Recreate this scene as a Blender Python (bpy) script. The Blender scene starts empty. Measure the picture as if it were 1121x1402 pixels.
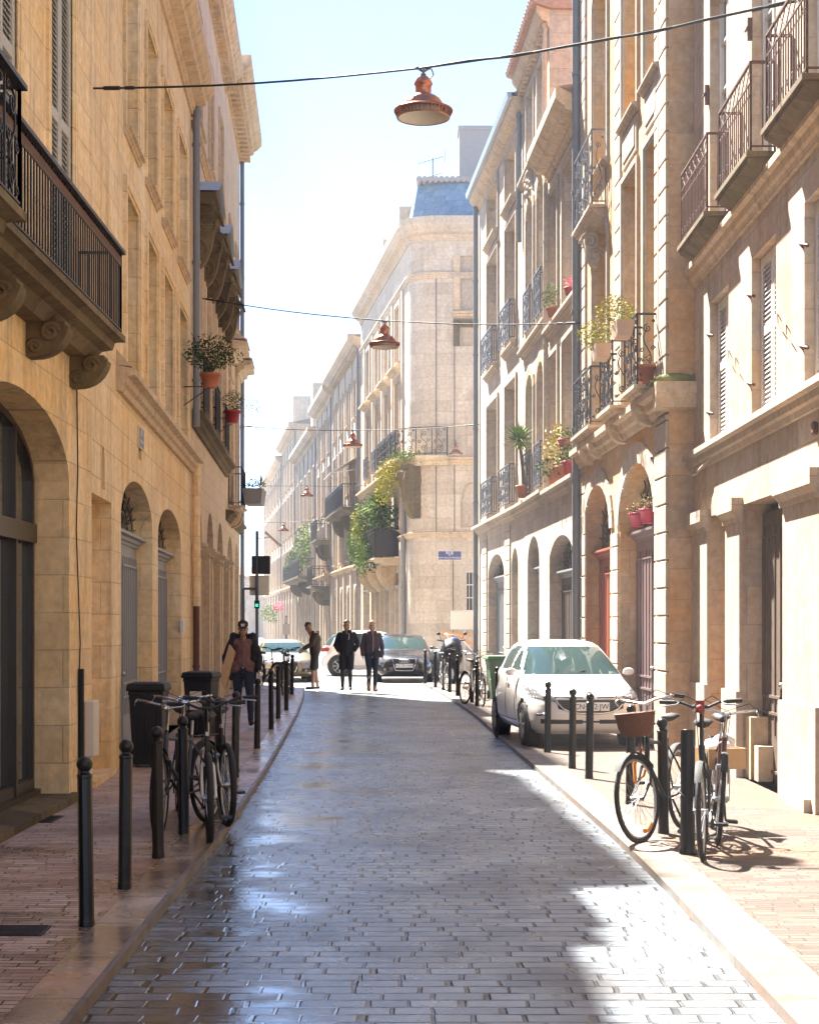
import bpy, bmesh, math, random
from mathutils import Vector, Matrix, noise
random.seed(7)
SC = bpy.context.scene
# ---------------------------------------------------------------- camera
FPX = 2300.0; CX = 560.5; HY = 853.0; CH = 1.7      # focal length in photo pixels, optical axis column, horizon row, eye height
cam_d = bpy.data.cameras.new("camera"); cam = bpy.data.objects.new("camera", cam_d); SC.collection.objects.link(cam)
cam.location = (0, 0, CH); cam.rotation_euler = (math.pi/2, 0, 0)
cam_d.sensor_fit = 'AUTO'; cam_d.sensor_width = 36.0
cam_d.lens = 36.0*FPX/1402.0; cam_d.shift_y = (HY-701.0)/1402.0
cam_d.clip_start = 0.1; cam_d.clip_end = 3000
SC.camera = cam
# ---------------------------------------------------------------- sky and sun
SUN_EL = math.radians(53); SUN_H = Vector((0.47, -0.883)).normalized()   # horizontal travel direction of the light
w = bpy.data.worlds.new("World"); SC.world = w; w.use_nodes = True
nt = w.node_tree; bg = nt.nodes['Background']; sky = nt.nodes.new('ShaderNodeTexSky')
sky.sky_type = 'NISHITA'; sky.sun_disc = False; sky.sun_elevation = SUN_EL
sky.sun_rotation = math.atan2(-SUN_H.x, -SUN_H.y)
sky.air_density = 0.45; sky.dust_density = 0.0; sky.ozone_density = 1.0
nt.links.new(sky.outputs[0], bg.inputs[0]); bg.inputs[1].default_value = 0.065
sl = bpy.data.lights.new("sun", 'SUN'); sl.energy = 4.2; sl.angle = math.radians(0.8); sl.color = (1.0, 0.945, 0.86)
sun = bpy.data.objects.new("sun", sl); SC.collection.objects.link(sun)
ldir = Vector((SUN_H.x*math.cos(SUN_EL), SUN_H.y*math.cos(SUN_EL), -math.sin(SUN_EL)))
sun.rotation_euler = ldir.to_track_quat('-Z', 'Y').to_euler()
SC.view_settings.view_transform = 'Standard'; SC.view_settings.look = 'None'
SC.view_settings.exposure = 3.1; SC.view_settings.gamma = 1.0
SC.cycles.max_bounces = 9; SC.cycles.diffuse_bounces = 7; SC.cycles.glossy_bounces = 4; SC.cycles.transmission_bounces = 4
SC.cycles.volume_bounces = 0

# ---------------------------------------------------------------- helpers
def gx(px, Y): return (px-CX)*Y/FPX
def gz(py, Y): return CH+(HY-py)*Y/FPX
def link(o): SC.collection.objects.link(o); return o

def tag(o, label=None, cat=None, group=None, kind=None):
    if label: o["label"] = label
    if cat: o["category"] = cat
    if group: o["group"] = group
    if kind: o["kind"] = kind
    return o

def empty(name, loc=(0, 0, 0), rz=0.0, **k):
    o = bpy.data.objects.new(name, None); o.empty_display_size = .2
    o.location = loc; o.rotation_euler = (0, 0, rz); link(o); return tag(o, **k)

def copy_tree(o, parent=None):
    c = o.copy(); link(c); c.parent = parent
    for ch in list(o.children): copy_tree(ch, c)
    return c

class MB:
    """collects faces, linked as one mesh object"""
    def __init__(s, fr=None): s.v = []; s.f = []; s.m = []; s.sm = []; s.fr = fr; s.mi = 0; s.M = None
    def add(s, vs, fs, smooth=False):
        b = len(s.v)
        for p in vs:
            p = Vector(p)
            if s.M is not None: p = s.M @ p
            s.v.append(s.fr(p) if s.fr else p)
        for f in fs:
            s.f.append([b+i for i in f]); s.m.append(s.mi); s.sm.append(smooth)
    def box(s, a0, a1, b0, b1, c0, c1):
        v = [(x, y, z) for z in (c0, c1) for y in (b0, b1) for x in (a0, a1)]
        s.add(v, [(0,2,3,1),(4,5,7,6),(0,1,5,4),(1,3,7,5),(3,2,6,7),(2,0,4,6)])
    def quad(s, *p): s.add(p, [tuple(range(len(p)))])
    def prism(s, poly, fn0, fn1, smooth=False):
        n = len(poly); a = [fn0(*p) for p in poly]; b = [fn1(*p) for p in poly]
        s.add(a+b, [tuple(range(n))[::-1], tuple(range(n, 2*n))])
        s.add(a+b, [(i, (i+1) % n, n+(i+1) % n, n+i) for i in range(n)], smooth)
    def prof(s, pts, s0, s1):            # (n,z) profile run along s
        s.prism(pts, lambda n, z: (n, s0, z), lambda n, z: (n, s1, z))
    def slab(s, pts, n0, n1):            # (s,z) outline with thickness in n
        s.prism(pts, lambda a, z: (n0, a, z), lambda a, z: (n1, a, z))
    def plan(s, pts, z0, z1):            # (x,y) outline with height
        s.prism(pts, lambda x, y: (x, y, z0), lambda x, y: (x, y, z1))
    def tube(s, pts, r, k=6, closed=False, caps=True):
        P = [Vector(p) for p in pts]; n = len(P)
        if n < 2: return
        rs = r if isinstance(r, (list, tuple)) else [r]*n
        vs = []; up = None
        for i in range(n):
            if closed: t = P[(i+1) % n]-P[i-1]
            else: t = P[min(i+1, n-1)]-P[max(i-1, 0)]
            if t.length < 1e-9: t = Vector((0, 0, 1))
            t.normalize()
            if up is None:
                up = Vector((0, 0, 1)) if abs(t.z) < .9 else Vector((1, 0, 0))
            up = up-t*up.dot(t)
            if up.length < 1e-6: up = t.orthogonal()
            up.normalize(); sd = t.cross(up)
            for j in range(k):
                a = 2*math.pi*(j+.5)/k
                vs.append(P[i]+(up*math.cos(a)+sd*math.sin(a))*rs[i])
        fs = []
        for i in range(n if closed else n-1):
            for j in range(k):
                a = i*k+j; b = i*k+(j+1) % k; i2 = (i+1) % n
                fs.append((a, b, i2*k+(j+1) % k, i2*k+j))
        s.add(vs, fs, k > 4)
        if caps and not closed:
            s.add(vs[:k]+vs[-k:], [tuple(range(k)), tuple(range(k, 2*k))])
    def lathe(s, prof, c=(0, 0, 0), k=20, smooth=True, sx=1, sy=1, ph=0, cap=True):
        n = len(prof); vs = []
        for (r, z) in prof:
            for j in range(k):
                a = 2*math.pi*j/k+ph; vs.append((c[0]+r*math.cos(a)*sx, c[1]+r*math.sin(a)*sy, c[2]+z))
        s.add(vs, [(i*k+j, i*k+(j+1) % k, (i+1)*k+(j+1) % k, (i+1)*k+j) for i in range(n-1) for j in range(k)], smooth)
        if cap and prof[0][0] > 1e-4: s.add(vs[:k], [tuple(range(k))])
        if cap and prof[-1][0] > 1e-4: s.add(vs[-k:], [tuple(range(k))])
    def ball(s, c, r, k=14, rz=1, sx=1, sy=1):
        s.lathe([(r*math.sin(math.pi*i/8)+1e-5, -r*rz*math.cos(math.pi*i/8)) for i in range(9)], c, k, sx=sx, sy=sy)
    def build(s, name, mats, parent=None, fix=True):
        me = bpy.data.meshes.new(name)
        me.from_pydata([tuple(p) for p in s.v], [], s.f)
        for m in (mats if isinstance(mats, (list, tuple)) else [mats]): me.materials.append(m)
        me.polygons.foreach_set('material_index', s.m); me.polygons.foreach_set('use_smooth', s.sm)
        if fix:
            bm = bmesh.new(); bm.from_mesh(me)
            bmesh.ops.recalc_face_normals(bm, faces=bm.faces); bm.to_mesh(me); bm.free()
        me.update()
        o = bpy.data.objects.new(name, me); link(o)
        if parent: o.parent = parent
        return o

def bevel(o, wd=.006, seg=1):
    m = o.modifiers.new("bevel", 'BEVEL'); m.width = wd; m.segments = seg; m.limit_method = 'ANGLE'; m.angle_limit = .6
    return o

def text_mesh(txt, size, extr=.002, align='CENTER'):
    c = bpy.data.curves.new("t", 'FONT'); c.body = txt; c.size = size; c.extrude = extr; c.align_x = align; c.align_y = 'CENTER'
    o = bpy.data.objects.new("t", c); link(o); bpy.context.view_layer.update()
    dg = bpy.context.evaluated_depsgraph_get(); me = bpy.data.meshes.new_from_object(o.evaluated_get(dg))
    vs = [tuple(v.co) for v in me.vertices]; fs = [tuple(p.vertices) for p in me.polygons]
    bpy.data.objects.remove(o); bpy.data.curves.remove(c); bpy.data.meshes.remove(me)
    return vs, fs

# ---------------------------------------------------------------- materials
def newmat(name):
    m = bpy.data.materials.new(name); m.use_nodes = True
    return m, m.node_tree.nodes, m.node_tree.links, m.node_tree.nodes['Principled BSDF']
def ramp(N, pts):
    r = N.new('ShaderNodeValToRGB'); e = r.color_ramp.elements
    while len(e) < len(pts): e.new(.5)
    for i, (p, c) in enumerate(pts):
        e[i].position = p; e[i].color = (c, c, c, 1) if isinstance(c, (int, float)) else tuple(c)+(1,)
    return r
def noise_n(N, L, vec, sc, det=4, rough=.55):
    n = N.new('ShaderNodeTexNoise'); n.inputs['Scale'].default_value = sc; n.inputs['Detail'].default_value = det
    n.inputs['Roughness'].default_value = rough
    if vec is not None: L.new(vec, n.inputs['Vector'])
    return n
def mixc(N, L, fac, a, b, mode='MIX'):
    m = N.new('ShaderNodeMix'); m.data_type = 'RGBA'; m.blend_type = mode
    for sk, v in ((m.inputs[0], fac), (m.inputs[6], a), (m.inputs[7], b)):
        if hasattr(v, 'links'): L.new(v, sk)
        elif isinstance(v, (int, float)): sk.default_value = v
        else: sk.default_value = tuple(v)+(1,)
    return m.outputs[2]
def mth(N, L, op, a, b=0.0, c=None):
    m = N.new('ShaderNodeMath'); m.operation = op
    for i, v in enumerate([a, b] if c is None else [a, b, c]):
        if hasattr(v, 'links'): L.new(v, m.inputs[i])
        else: m.inputs[i].default_value = v
    return m.outputs[0]

def mat(name, col, rough=.6, metal=0.0, var=.15, sc=6.0, bump=.0, bsc=40.0, spec=.5, coat=0.0, dirt=None):
    m, N, L, P = newmat(name)
    tc = N.new('ShaderNodeTexCoord'); v = tc.outputs['Object']
    n = noise_n(N, L, v, sc)
    c = mixc(N, L, n.outputs[0], [x*(1-var) for x in col], [min(1, x*(1+var)) for x in col])
    if dirt:
        n2 = noise_n(N, L, v, sc*.35, 6); r = ramp(N, [(.5, 0), (.68, 1)]); L.new(n2.outputs[0], r.inputs[0])
        c = mixc(N, L, r.outputs[0], c, dirt)
    L.new(c, P.inputs['Base Color'])
    P.inputs['Roughness'].default_value = rough; P.inputs['Metallic'].default_value = metal
    P.inputs['Specular IOR Level'].default_value = spec; P.inputs['Coat Weight'].default_value = coat
    if bump:
        nb = noise_n(N, L, v, bsc, 5); b = N.new('ShaderNodeBump'); b.inputs['Strength'].default_value = bump; b.inputs['Distance'].default_value = .01
        L.new(nb.outputs[0], b.inputs['Height']); L.new(b.outputs[0], P.inputs['Normal'])
    return m

def stone(name, c1, c2, bw=.8, bh=.36, mortar=(.30, .23, .16), mk=.006, stain=(.12, .09, .06), st=.5, warm=(.55, .33, .14), wm=.35, bumpd=.012, seed=0.0):
    """ashlar limestone: blocks of slightly different tone, thin joints, streaks, pitting"""
    m, N, L, P = newmat(name)
    tc = N.new('ShaderNodeTexCoord'); sp = N.new('ShaderNodeSeparateXYZ'); L.new(tc.outputs['Object'], sp.inputs[0])
    u = mth(N, L, 'ADD', sp.outputs[0], sp.outputs[1]); cb = N.new('ShaderNodeCombineXYZ')
    L.new(u, cb.inputs[0]); L.new(sp.outputs[2], cb.inputs[1])
    br = N.new('ShaderNodeTexBrick'); br.offset = .5; L.new(cb.outputs[0], br.inputs['Vector'])
    for k, v in (('Color1', (0, 0, 0, 1)), ('Color2', (1, 1, 1, 1)), ('Mortar', (.5, .5, .5, 1)), ('Scale', 1.0), ('Mortar Size', mk), ('Mortar Smooth', .3), ('Bias', 0.0), ('Brick Width', bw), ('Row Height', bh)):
        br.inputs[k].default_value = v
    off = N.new('ShaderNodeVectorMath'); off.operation = 'ADD'; off.inputs[1].default_value = (seed, seed*2.3, seed*.7); L.new(tc.outputs['Object'], off.inputs[0]); V = off.outputs[0]
    n1 = noise_n(N, L, V, .55, 5); n2 = noise_n(N, L, V, 9, 6, .65)
    c = mixc(N, L, br.outputs['Color'], c1, c2)
    rw = ramp(N, [(.48-.13*wm, 0), (.64, wm)]); n1b = noise_n(N, L, V, 1.9, 6, .7); nn = mth(N, L, 'ADD', mth(N, L, 'MULTIPLY', n1.outputs[0], .6), mth(N, L, 'MULTIPLY', n1b.outputs[0], .4)); nn = mth(N, L, 'ADD', nn, mth(N, L, 'MULTIPLY', mth(N, L, 'SUBTRACT', br.outputs['Color'], .5), .12)); L.new(nn, rw.inputs[0]); c = mixc(N, L, rw.outputs[0], c, warm)
    n5 = noise_n(N, L, V, 1.3, 8, .75); r5 = ramp(N, [(.56, 0), (.72, .55)]); L.new(n5.outputs[0], r5.inputs[0]); c = mixc(N, L, r5.outputs[0], c, [min(.8, x*1.25) for x in c2])
    # vertical run-off streaks
    mp = N.new('ShaderNodeMapping'); mp.inputs['Scale'].default_value = (3.2, 3.2, .28); L.new(V, mp.inputs[0])
    n3 = noise_n(N, L, mp.outputs[0], 1.2, 7, .7); rs = ramp(N, [(.50, 0), (.75, st)]); L.new(n3.outputs[0], rs.inputs[0])
    c = mixc(N, L, rs.outputs[0], c, stain)
    rf = ramp(N, [(.3, .78), (.7, 1.12)]); L.new(n2.outputs[0], rf.inputs[0]); c = mixc(N, L, 1.0, c, rf.outputs[0], 'MULTIPLY')
    nj = ramp(N, [(.35, .15), (.62, .8)]); L.new(n1b.outputs[0], nj.inputs[0]); mm = mth(N, L, 'MULTIPLY', br.outputs['Fac'], nj.outputs[0]); c = mixc(N, L, mm, c, mortar)
    L.new(c, P.inputs['Base Color']); P.inputs['Roughness'].default_value = .88; P.inputs['Specular IOR Level'].default_value = .25
    h = mth(N, L, 'SUBTRACT', mth(N, L, 'MULTIPLY', n2.outputs[0], .45), br.outputs['Fac'])
    b = N.new('ShaderNodeBump'); b.inputs['Strength'].default_value = .6; b.inputs['Distance'].default_value = bumpd
    L.new(h, b.inputs['Height']); L.new(b.outputs[0], P.inputs['Normal'])
    return m

M = {}
M['stoneL1'] = stone('limestone_ochre', (.70,.52,.31), (.86,.69,.45), warm=(.72,.45,.16), wm=.7, seed=1)
M['stoneL2'] = stone('limestone_gold', (.72,.55,.34), (.87,.72,.49), warm=(.74,.47,.17), wm=.65, seed=4)
M['stoneL3'] = stone('limestone_grey_gold', (.58,.45,.32), (.68,.54,.40), seed=7, st=.55)
M['stoneL4'] = stone('limestone_buff', (.60,.45,.29), (.70,.54,.37), seed=9, st=.4)
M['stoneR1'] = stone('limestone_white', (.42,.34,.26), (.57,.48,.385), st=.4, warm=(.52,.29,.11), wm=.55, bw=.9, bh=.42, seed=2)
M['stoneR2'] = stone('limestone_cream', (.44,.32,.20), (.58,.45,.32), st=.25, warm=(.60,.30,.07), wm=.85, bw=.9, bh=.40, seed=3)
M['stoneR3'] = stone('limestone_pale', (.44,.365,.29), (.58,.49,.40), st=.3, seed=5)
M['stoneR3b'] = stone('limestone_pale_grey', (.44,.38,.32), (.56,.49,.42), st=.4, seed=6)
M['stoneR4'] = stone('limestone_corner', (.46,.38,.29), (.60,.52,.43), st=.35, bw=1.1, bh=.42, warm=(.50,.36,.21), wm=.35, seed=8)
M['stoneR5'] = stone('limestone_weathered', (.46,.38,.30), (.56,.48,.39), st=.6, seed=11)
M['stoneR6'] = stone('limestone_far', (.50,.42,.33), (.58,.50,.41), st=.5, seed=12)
M['trim'] = stone('trim_stone', (.55,.42,.28), (.64,.51,.36), bw=1.2, bh=3.0, st=.6, stain=(.16,.12,.08), seed=13)
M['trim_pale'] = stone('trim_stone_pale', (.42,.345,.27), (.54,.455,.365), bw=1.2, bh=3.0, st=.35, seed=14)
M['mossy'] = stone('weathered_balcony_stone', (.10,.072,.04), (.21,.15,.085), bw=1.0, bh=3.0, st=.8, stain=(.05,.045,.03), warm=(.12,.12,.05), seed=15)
M['moss'] = mat('moss', (.16,.17,.05), .95, bump=.6, bsc=60, var=.5)
M['iron'] = mat('black_iron', (.009,.009,.010), .45, .0, bump=.15, bsc=90)
M['iron_rust'] = mat('rusty_iron', (.10,.045,.028), .65, .2, var=.4, sc=20, bump=.3)
M['iron_grey'] = mat('painted_iron', (.09,.10,.12), .5, .2)
M['bollard'] = mat('bollard_paint', (.008,.0075,.0075), .3, 0, bump=.1, bsc=50, spec=.35, dirt=(.03,.025,.02))
M['rubber'] = mat('rubber', (.018,.017,.017), .75, bump=.2)
M['chrome'] = mat('chrome', (.6,.6,.62), .22, 1.0, var=.05)
M['alloy'] = mat('brushed_alloy', (.45,.45,.46), .35, .9, var=.08)
M['glass'] = mat('window_glass', (.035,.045,.05), .04, 0, var=.3, sc=2, spec=.9)
M['glass'].node_tree.nodes['Principled BSDF'].inputs['IOR'].default_value = 1.85
M['glass_dim'] = mat('dim_window_glass', (.09,.10,.10), .09, 0, var=.3, sc=2, spec=.8)
M['frame_white'] = mat('white_window_paint', (.62,.59,.54), .5, var=.08)
M['frame_brown'] = mat('bronze_shopfront', (.055,.042,.032), .4, .3)
M['louvre_grey'] = mat('grey_louvre_paint', (.42,.41,.36), .6, var=.1)
M['louvre_white'] = mat('white_louvre_paint', (.66,.63,.60), .6, var=.08)
M['door_grey'] = mat('grey_door_paint', (.25,.26,.27), .5, var=.12, sc=3)
M['door_purple'] = mat('plum_door_paint', (.17,.11,.11), .5, var=.2, sc=3)
M['door_red'] = mat('red_orange_door_paint', (.36,.10,.055), .5, var=.2, sc=3)
M['door_wood'] = mat('old_door_wood', (.10,.065,.042), .7, var=.4, sc=8, bump=.3)
M['zinc'] = mat('zinc', (.17,.185,.20), .55, .15, var=.15)
M['zinc_light'] = mat('zinc_sheet_light', (.40,.46,.52), .5, .3, var=.1)
M['slate'] = stone('blue_slate', (.10,.18,.29), (.15,.25,.37), bw=.3, bh=.22, mortar=(.05,.08,.13), st=.2, wm=0, stain=(.1,.12,.15))
M['tile'] = mat('terracotta_tile', (.40,.24,.17), .85, var=.4, sc=14, bump=.3)
M['pot'] = mat('terracotta', (.40,.13,.06), .75, var=.2)
M['pot_red'] = mat('red_pot', (.33,.03,.025), .5)
M['pot_pink'] = mat('pink_pot', (.50,.04,.10), .5)
M['copper'] = mat('copper', (.45,.17,.10), .32, .85, var=.35, sc=7, dirt=(.20,.08,.06))
M['lamp_in'] = mat('lamp_reflector', (.62,.58,.50), .5)
M['leaf'] = mat('leaf_green', (.045,.095,.02), .85, spec=.12, var=.6, sc=9)
M['leaf_dark'] = mat('leaf_dark', (.035,.06,.02), .85, spec=.12, var=.6, sc=9)
M['leaf_yellow'] = mat('leaf_yellow', (.30,.27,.035), .85, spec=.12, var=.5, sc=9)
M['leaf_lime'] = mat('leaf_lime', (.11,.18,.03), .85, spec=.12, var=.5, sc=9)
M['leaf_grey'] = mat('leaf_silver', (.22,.26,.18), .85, spec=.12, var=.4, sc=9)
M['petal_pink'] = mat('petal_pink', (.65,.12,.22), .6, spec=.12, var=.3, sc=20)
M['petal_cream'] = mat('petal_cream', (.45,.36,.16), .6, spec=.12, var=.3, sc=20)
M['stem'] = mat('stem_brown', (.10,.07,.04), .8)
M['plastic_dark'] = mat('dark_bin_plastic', (.010,.011,.013), .5, bump=.15, bsc=200, spec=.3)
M['plastic_green'] = mat('green_bin_plastic', (.05,.12,.05), .5)
M['planter_grey'] = mat('grey_planter', (.24,.23,.23), .7)
M['wood_board'] = mat('plywood', (.52,.33,.17), .6, var=.15, sc=14)
M['wicker'] = mat('wicker', (.16,.055,.02), .6, var=.5, sc=50, bump=.8, bsc=90)
M['orange'] = mat('orange_plastic', (.75,.25,.03), .5)
M['white_plastic'] = mat('white_plastic', (.7,.7,.7), .5)
M['sign_blue'] = mat('enamel_blue', (.035,.045,.16), .35)
M['clay_pale'] = mat('pale_clay', (.42,.30,.22), .8, var=.2)
M['cream_board'] = mat('cream_signboard', (.62,.57,.48), .7, var=.06)
M['skin'] = mat('skin', (.42,.24,.17), .55, var=.1)
M['skin_light'] = mat('skin_light', (.50,.31,.23), .55, var=.1)
M['hair'] = mat('dark_hair', (.02,.015,.012), .6)
M['hair_light'] = mat('fair_hair', (.45,.26,.14), .6)
# ---------------------------------------------------------------- facade frames
class Fac:
    """a facade line on the ground; local axes: n out of the wall, s along it away from the camera, z up"""
    def __init__(s, side, X0, Y0, X1, Y1, name='townhouse', label=None, cat='building', parent=None):
        s.sg = 1 if side == 'L' else -1
        d = Vector((X1-X0, Y1-Y0)); s.L = d.length; d.normalize(); s.d = d
        s.n = Vector((d.y, -d.x)) if side == 'L' else Vector((-d.y, d.x))
        s.X0, s.Y0 = X0, Y0; s.inv = None
        if parent:
            bpy.context.view_layer.update(); s.o = parent.o; s.inv = parent.o.matrix_world.inverted()
        else: s.o = empty(name, (X0, Y0, 0), math.atan2(s.n.y, s.n.x), label=label, cat=cat)
    def fr(s, p):
        if s.inv is not None: return s.inv @ s.W(p[0], p[1], p[2])
        return Vector((p[0], s.sg*p[1], p[2]))
    def S(s, px, n=0.0):
        k = (px-CX)/FPX; ax = s.X0+s.n.x*n; ay = s.Y0+s.n.y*n
        return (k*ay-ax)/(s.d.x-k*s.d.y)
    def Yw(s, ss, n=0.0): return s.Y0+s.d.y*ss+s.n.y*n
    def Z(s, px, py, n=0.0): return gz(py, s.Yw(s.S(px, n), n))
    def s_y(s, Y): return (Y-s.Y0)/s.d.y
    def W(s, n, ss, z): return Vector((s.X0+s.d.x*ss+s.n.x*n, s.Y0+s.d.y*ss+s.n.y*n, z))
    def mb(s): return MB(s.fr)

class Op:
    def __init__(s, a, b, z0, z1, rise=0.0, dep=.22):
        s.a, s.b = min(a, b), max(a, b); s.z0, s.z1, s.rise, s.dep = z0, z1, rise, dep
        s.c = (s.a+s.b)/2; s.h = (s.b-s.a)/2
    def top(s, x, ins=0.0):
        if s.rise <= 0: return s.z1-ins
        t = max(0.0, 1-((x-s.c)/max(s.h-ins, .01))**2)
        return s.z1-s.rise+(s.rise-ins)*math.sqrt(t)
    def outline(s, ins=0.0, zb=None, k=10):
        zb = s.z0 if zb is None else zb
        a, b = s.a+ins, s.b-ins
        pts = [(a, zb), (b, zb)]
        if s.rise <= 0: return pts+[(b, s.z1-ins), (a, s.z1-ins)]
        for i in range(k+1):
            x = s.c+(s.h-ins)*math.cos(math.pi*i/k); pts.append((x, s.top(x, ins)))
        return pts

def wall(mb, s0, s1, z0, z1, ops, n=0.0):
    cuts = {s0, s1}
    for o in ops:
        cuts |= {o.a, o.b}
        if o.rise > 0: cuts |= {o.c-o.h*math.cos(math.pi*i/12) for i in range(1, 12)}
    cs = sorted(c for c in cuts if s0-1e-6 <= c <= s1+1e-6); cs = [c for i, c in enumerate(cs) if i == 0 or c-cs[i-1] > 1e-5]
    for u, v in zip(cs, cs[1:]):
        md = (u+v)/2; lu = lv = z0
        for o in sorted([o for o in ops if o.a < md < o.b], key=lambda o: o.z0):
            if o.z0 > max(lu, lv)+1e-4: mb.quad((n, u, lu), (n, v, lv), (n, v, o.z0), (n, u, o.z0))
            lu, lv = o.top(u), o.top(v)
        if z1 > max(lu, lv)+1e-4: mb.quad((n, u, lu), (n, v, lv), (n, v, z1), (n, u, z1))
    for o in ops:
        ol = o.outline(k=12)
        for i in range(len(ol)):
            (a, za), (b, zb) = ol[i], ol[(i+1) % len(ol)]
            if abs(a-b)+abs(za-zb) < 1e-5: continue
            mb.quad((n, a, za), (n, b, zb), (n-o.dep-.06, b, zb), (n-o.dep-.06, a, za))

def shell(F, name_mat, s0, s1, H, ops, depth=9.0, roof=True, back=True):
    w_ = F.mb(); wall(w_, s0, s1, 0, H, ops)
    for sx in (s0, s1): w_.quad((0, sx, 0), (-depth, sx, 0), (-depth, sx, H), (0, sx, H))
    w_.quad((-depth, s0, 0), (-depth, s1, 0), (-depth, s1, H), (-depth, s0, H))
    o = w_.build('wall', M[name_mat], F.o, fix=False)
    if roof:
        r = F.mb(); r.prof([(.0, H), (-depth/2, H+1.3), (-depth, H)], s0, s1); r.build('roof', M['tile'], F.o)
    return o

CORN = [(0, 0), (.10, .0), (.12, .10), (.20, .14), (.22, .26), (.62, .34), (.66, .46), (.80, .52), (1.0, .70), (1.0, 1.0), (0, 1.0)]
LEDG = [(0, 0), (.25, 0), (.35, .22), (.55, .30), (.62, .55), (1.0, .62), (1.0, .86), (0, 1.0)]
def moulding(mb, prof, s0, s1, z0, h, p): mb.prof([(a*p-.001 if a == 0 else a*p, z0+b*h) for a, b in prof], s0, s1)
def cornice(F, s0, s1, z0, h, p, m='trim', name='cornice', prof=CORN, dent=0):
    mb = F.mb(); moulding(mb, prof, s0, s1, z0, h, p)
    if dent:
        n = int((s1-s0)/dent)
        for i in range(n):
            a = s0+(i+.25)*(s1-s0)/n; mb.box(.001, p*.5, a, a+dent*.5, z0+h*.02, z0+h*.24)
    return mb.build(name, M[m], F.o)

def window(F, op, kind='glass', fm='frame_white', surround=None, sill=None, gl='glass', bars=3):
    d = op.dep; n0 = -d; fr = F.mb()
    if kind == 'louvre':
        g = .012; c = op.c
        for a, b in ((op.a+g, c-g/2), (c+g/2, op.b-g)):
            st = .07; fr.box(n0, n0+.045, a, a+st, op.z0+.01, op.z1-.01); fr.box(n0, n0+.045, b-st, b, op.z0+.01, op.z1-.01)
            for zz in (op.z0+.01, op.z0+(op.z1-op.z0)*.5, op.z1-.11): fr.box(n0, n0+.044, a+st, b-st, zz, zz+.1)
            fr.box(n0-.004, n0+.006, a+st, b-st, op.z0+.02, op.z1-.02)
            z = op.z0+.13; 
            while z < op.z1-.14:
                fr.add([(n0+.038, a+st, z), (n0+.038, b-st, z), (n0+.012, b-st, z+.036), (n0+.012, a+st, z+.036), (n0+.038, a+st, z+.008), (n0+.038, b-st, z+.008), (n0+.012, b-st, z+.044), (n0+.012, a+st, z+.044)], [(0,1,2,3),(4,5,6,7),(0,1,5,4),(1,2,6,5),(0,3,7,4)])
                z += .052
        f = fr.build('shutter', M[fm], F.o)
    else:
        ol = op.outline(.0); il = op.outline(.055, op.z0+.08); k = len(ol)
        for n_ in (n0+.05,):
            fr.add([(n_, a, z) for a, z in ol]+[(n_, a, z) for a, z in il]+[(n0-.02, a, z) for a, z in il], [(i, (i+1) % k, k+(i+1) % k, k+i) for i in range(k)]+[(k+i, k+(i+1) % k, 2*k+(i+1) % k, 2*k+i) for i in range(k)])
        fr.box(n0-.01, n0+.062, op.c-.04, op.c+.04, op.z0+.05, op.top(op.c)-.05)
        for i in range(1, bars+1):
            z = op.z0+(op.z1-op.rise-op.z0)*i/(bars+1) if bars > 1 else op.z1-op.rise-.05
            fr.box(n0-.008, n0+.03, op.a+.05, op.b-.05, z-.015, z+.015)
        f = fr.build('window', M[fm], F.o)
        p = F.mb(); p.add([(n0-.006, a, z) for a, z in op.outline(.02)], [tuple(range(len(op.outline(.02))))]); p.build('pane', M[gl], f, fix=False)
    if surround:
        sm, wd, pr = surround; sb = F.mb()
        outer = op.outline(-wd); inner = op.outline(0.0)
        if op.rise <= 0: outer[2] = (op.b+wd, op.z1+wd); outer[3] = (op.a-wd, op.z1+wd)
        outer[0] = (op.a-wd, op.z0); outer[1] = (op.b+wd, op.z0); k = len(outer); mid = [((a[0]*.35+b[0]*.65), (a[1]*.35+b[1]*.65)) for a, b in zip(outer, inner)]
        rings = [(0.0, outer), (pr, outer), (pr, mid), (pr*.55, mid), (pr*.55, inner), (-.01, inner)]
        vs = []; fs = []
        for n_, r in rings: vs += [(n_, a, z) for a, z in r]
        for q in range(len(rings)-1):
            for i in range(k):
                if i == 0: continue
                fs.append((q*k+i, q*k+(i+1) % k, (q+1)*k+(i+1) % k, (q+1)*k+i))
        sb.add(vs, fs)
        sb.build('surround', M[sm], f)
    if sill:
        sm, h, pr = sill; sb = F.mb(); moulding(sb, LEDG, op.a-.12, op.b+.12, op.z0-h, h, pr); sb.build('sill', M[sm], f)
    return f

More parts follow.
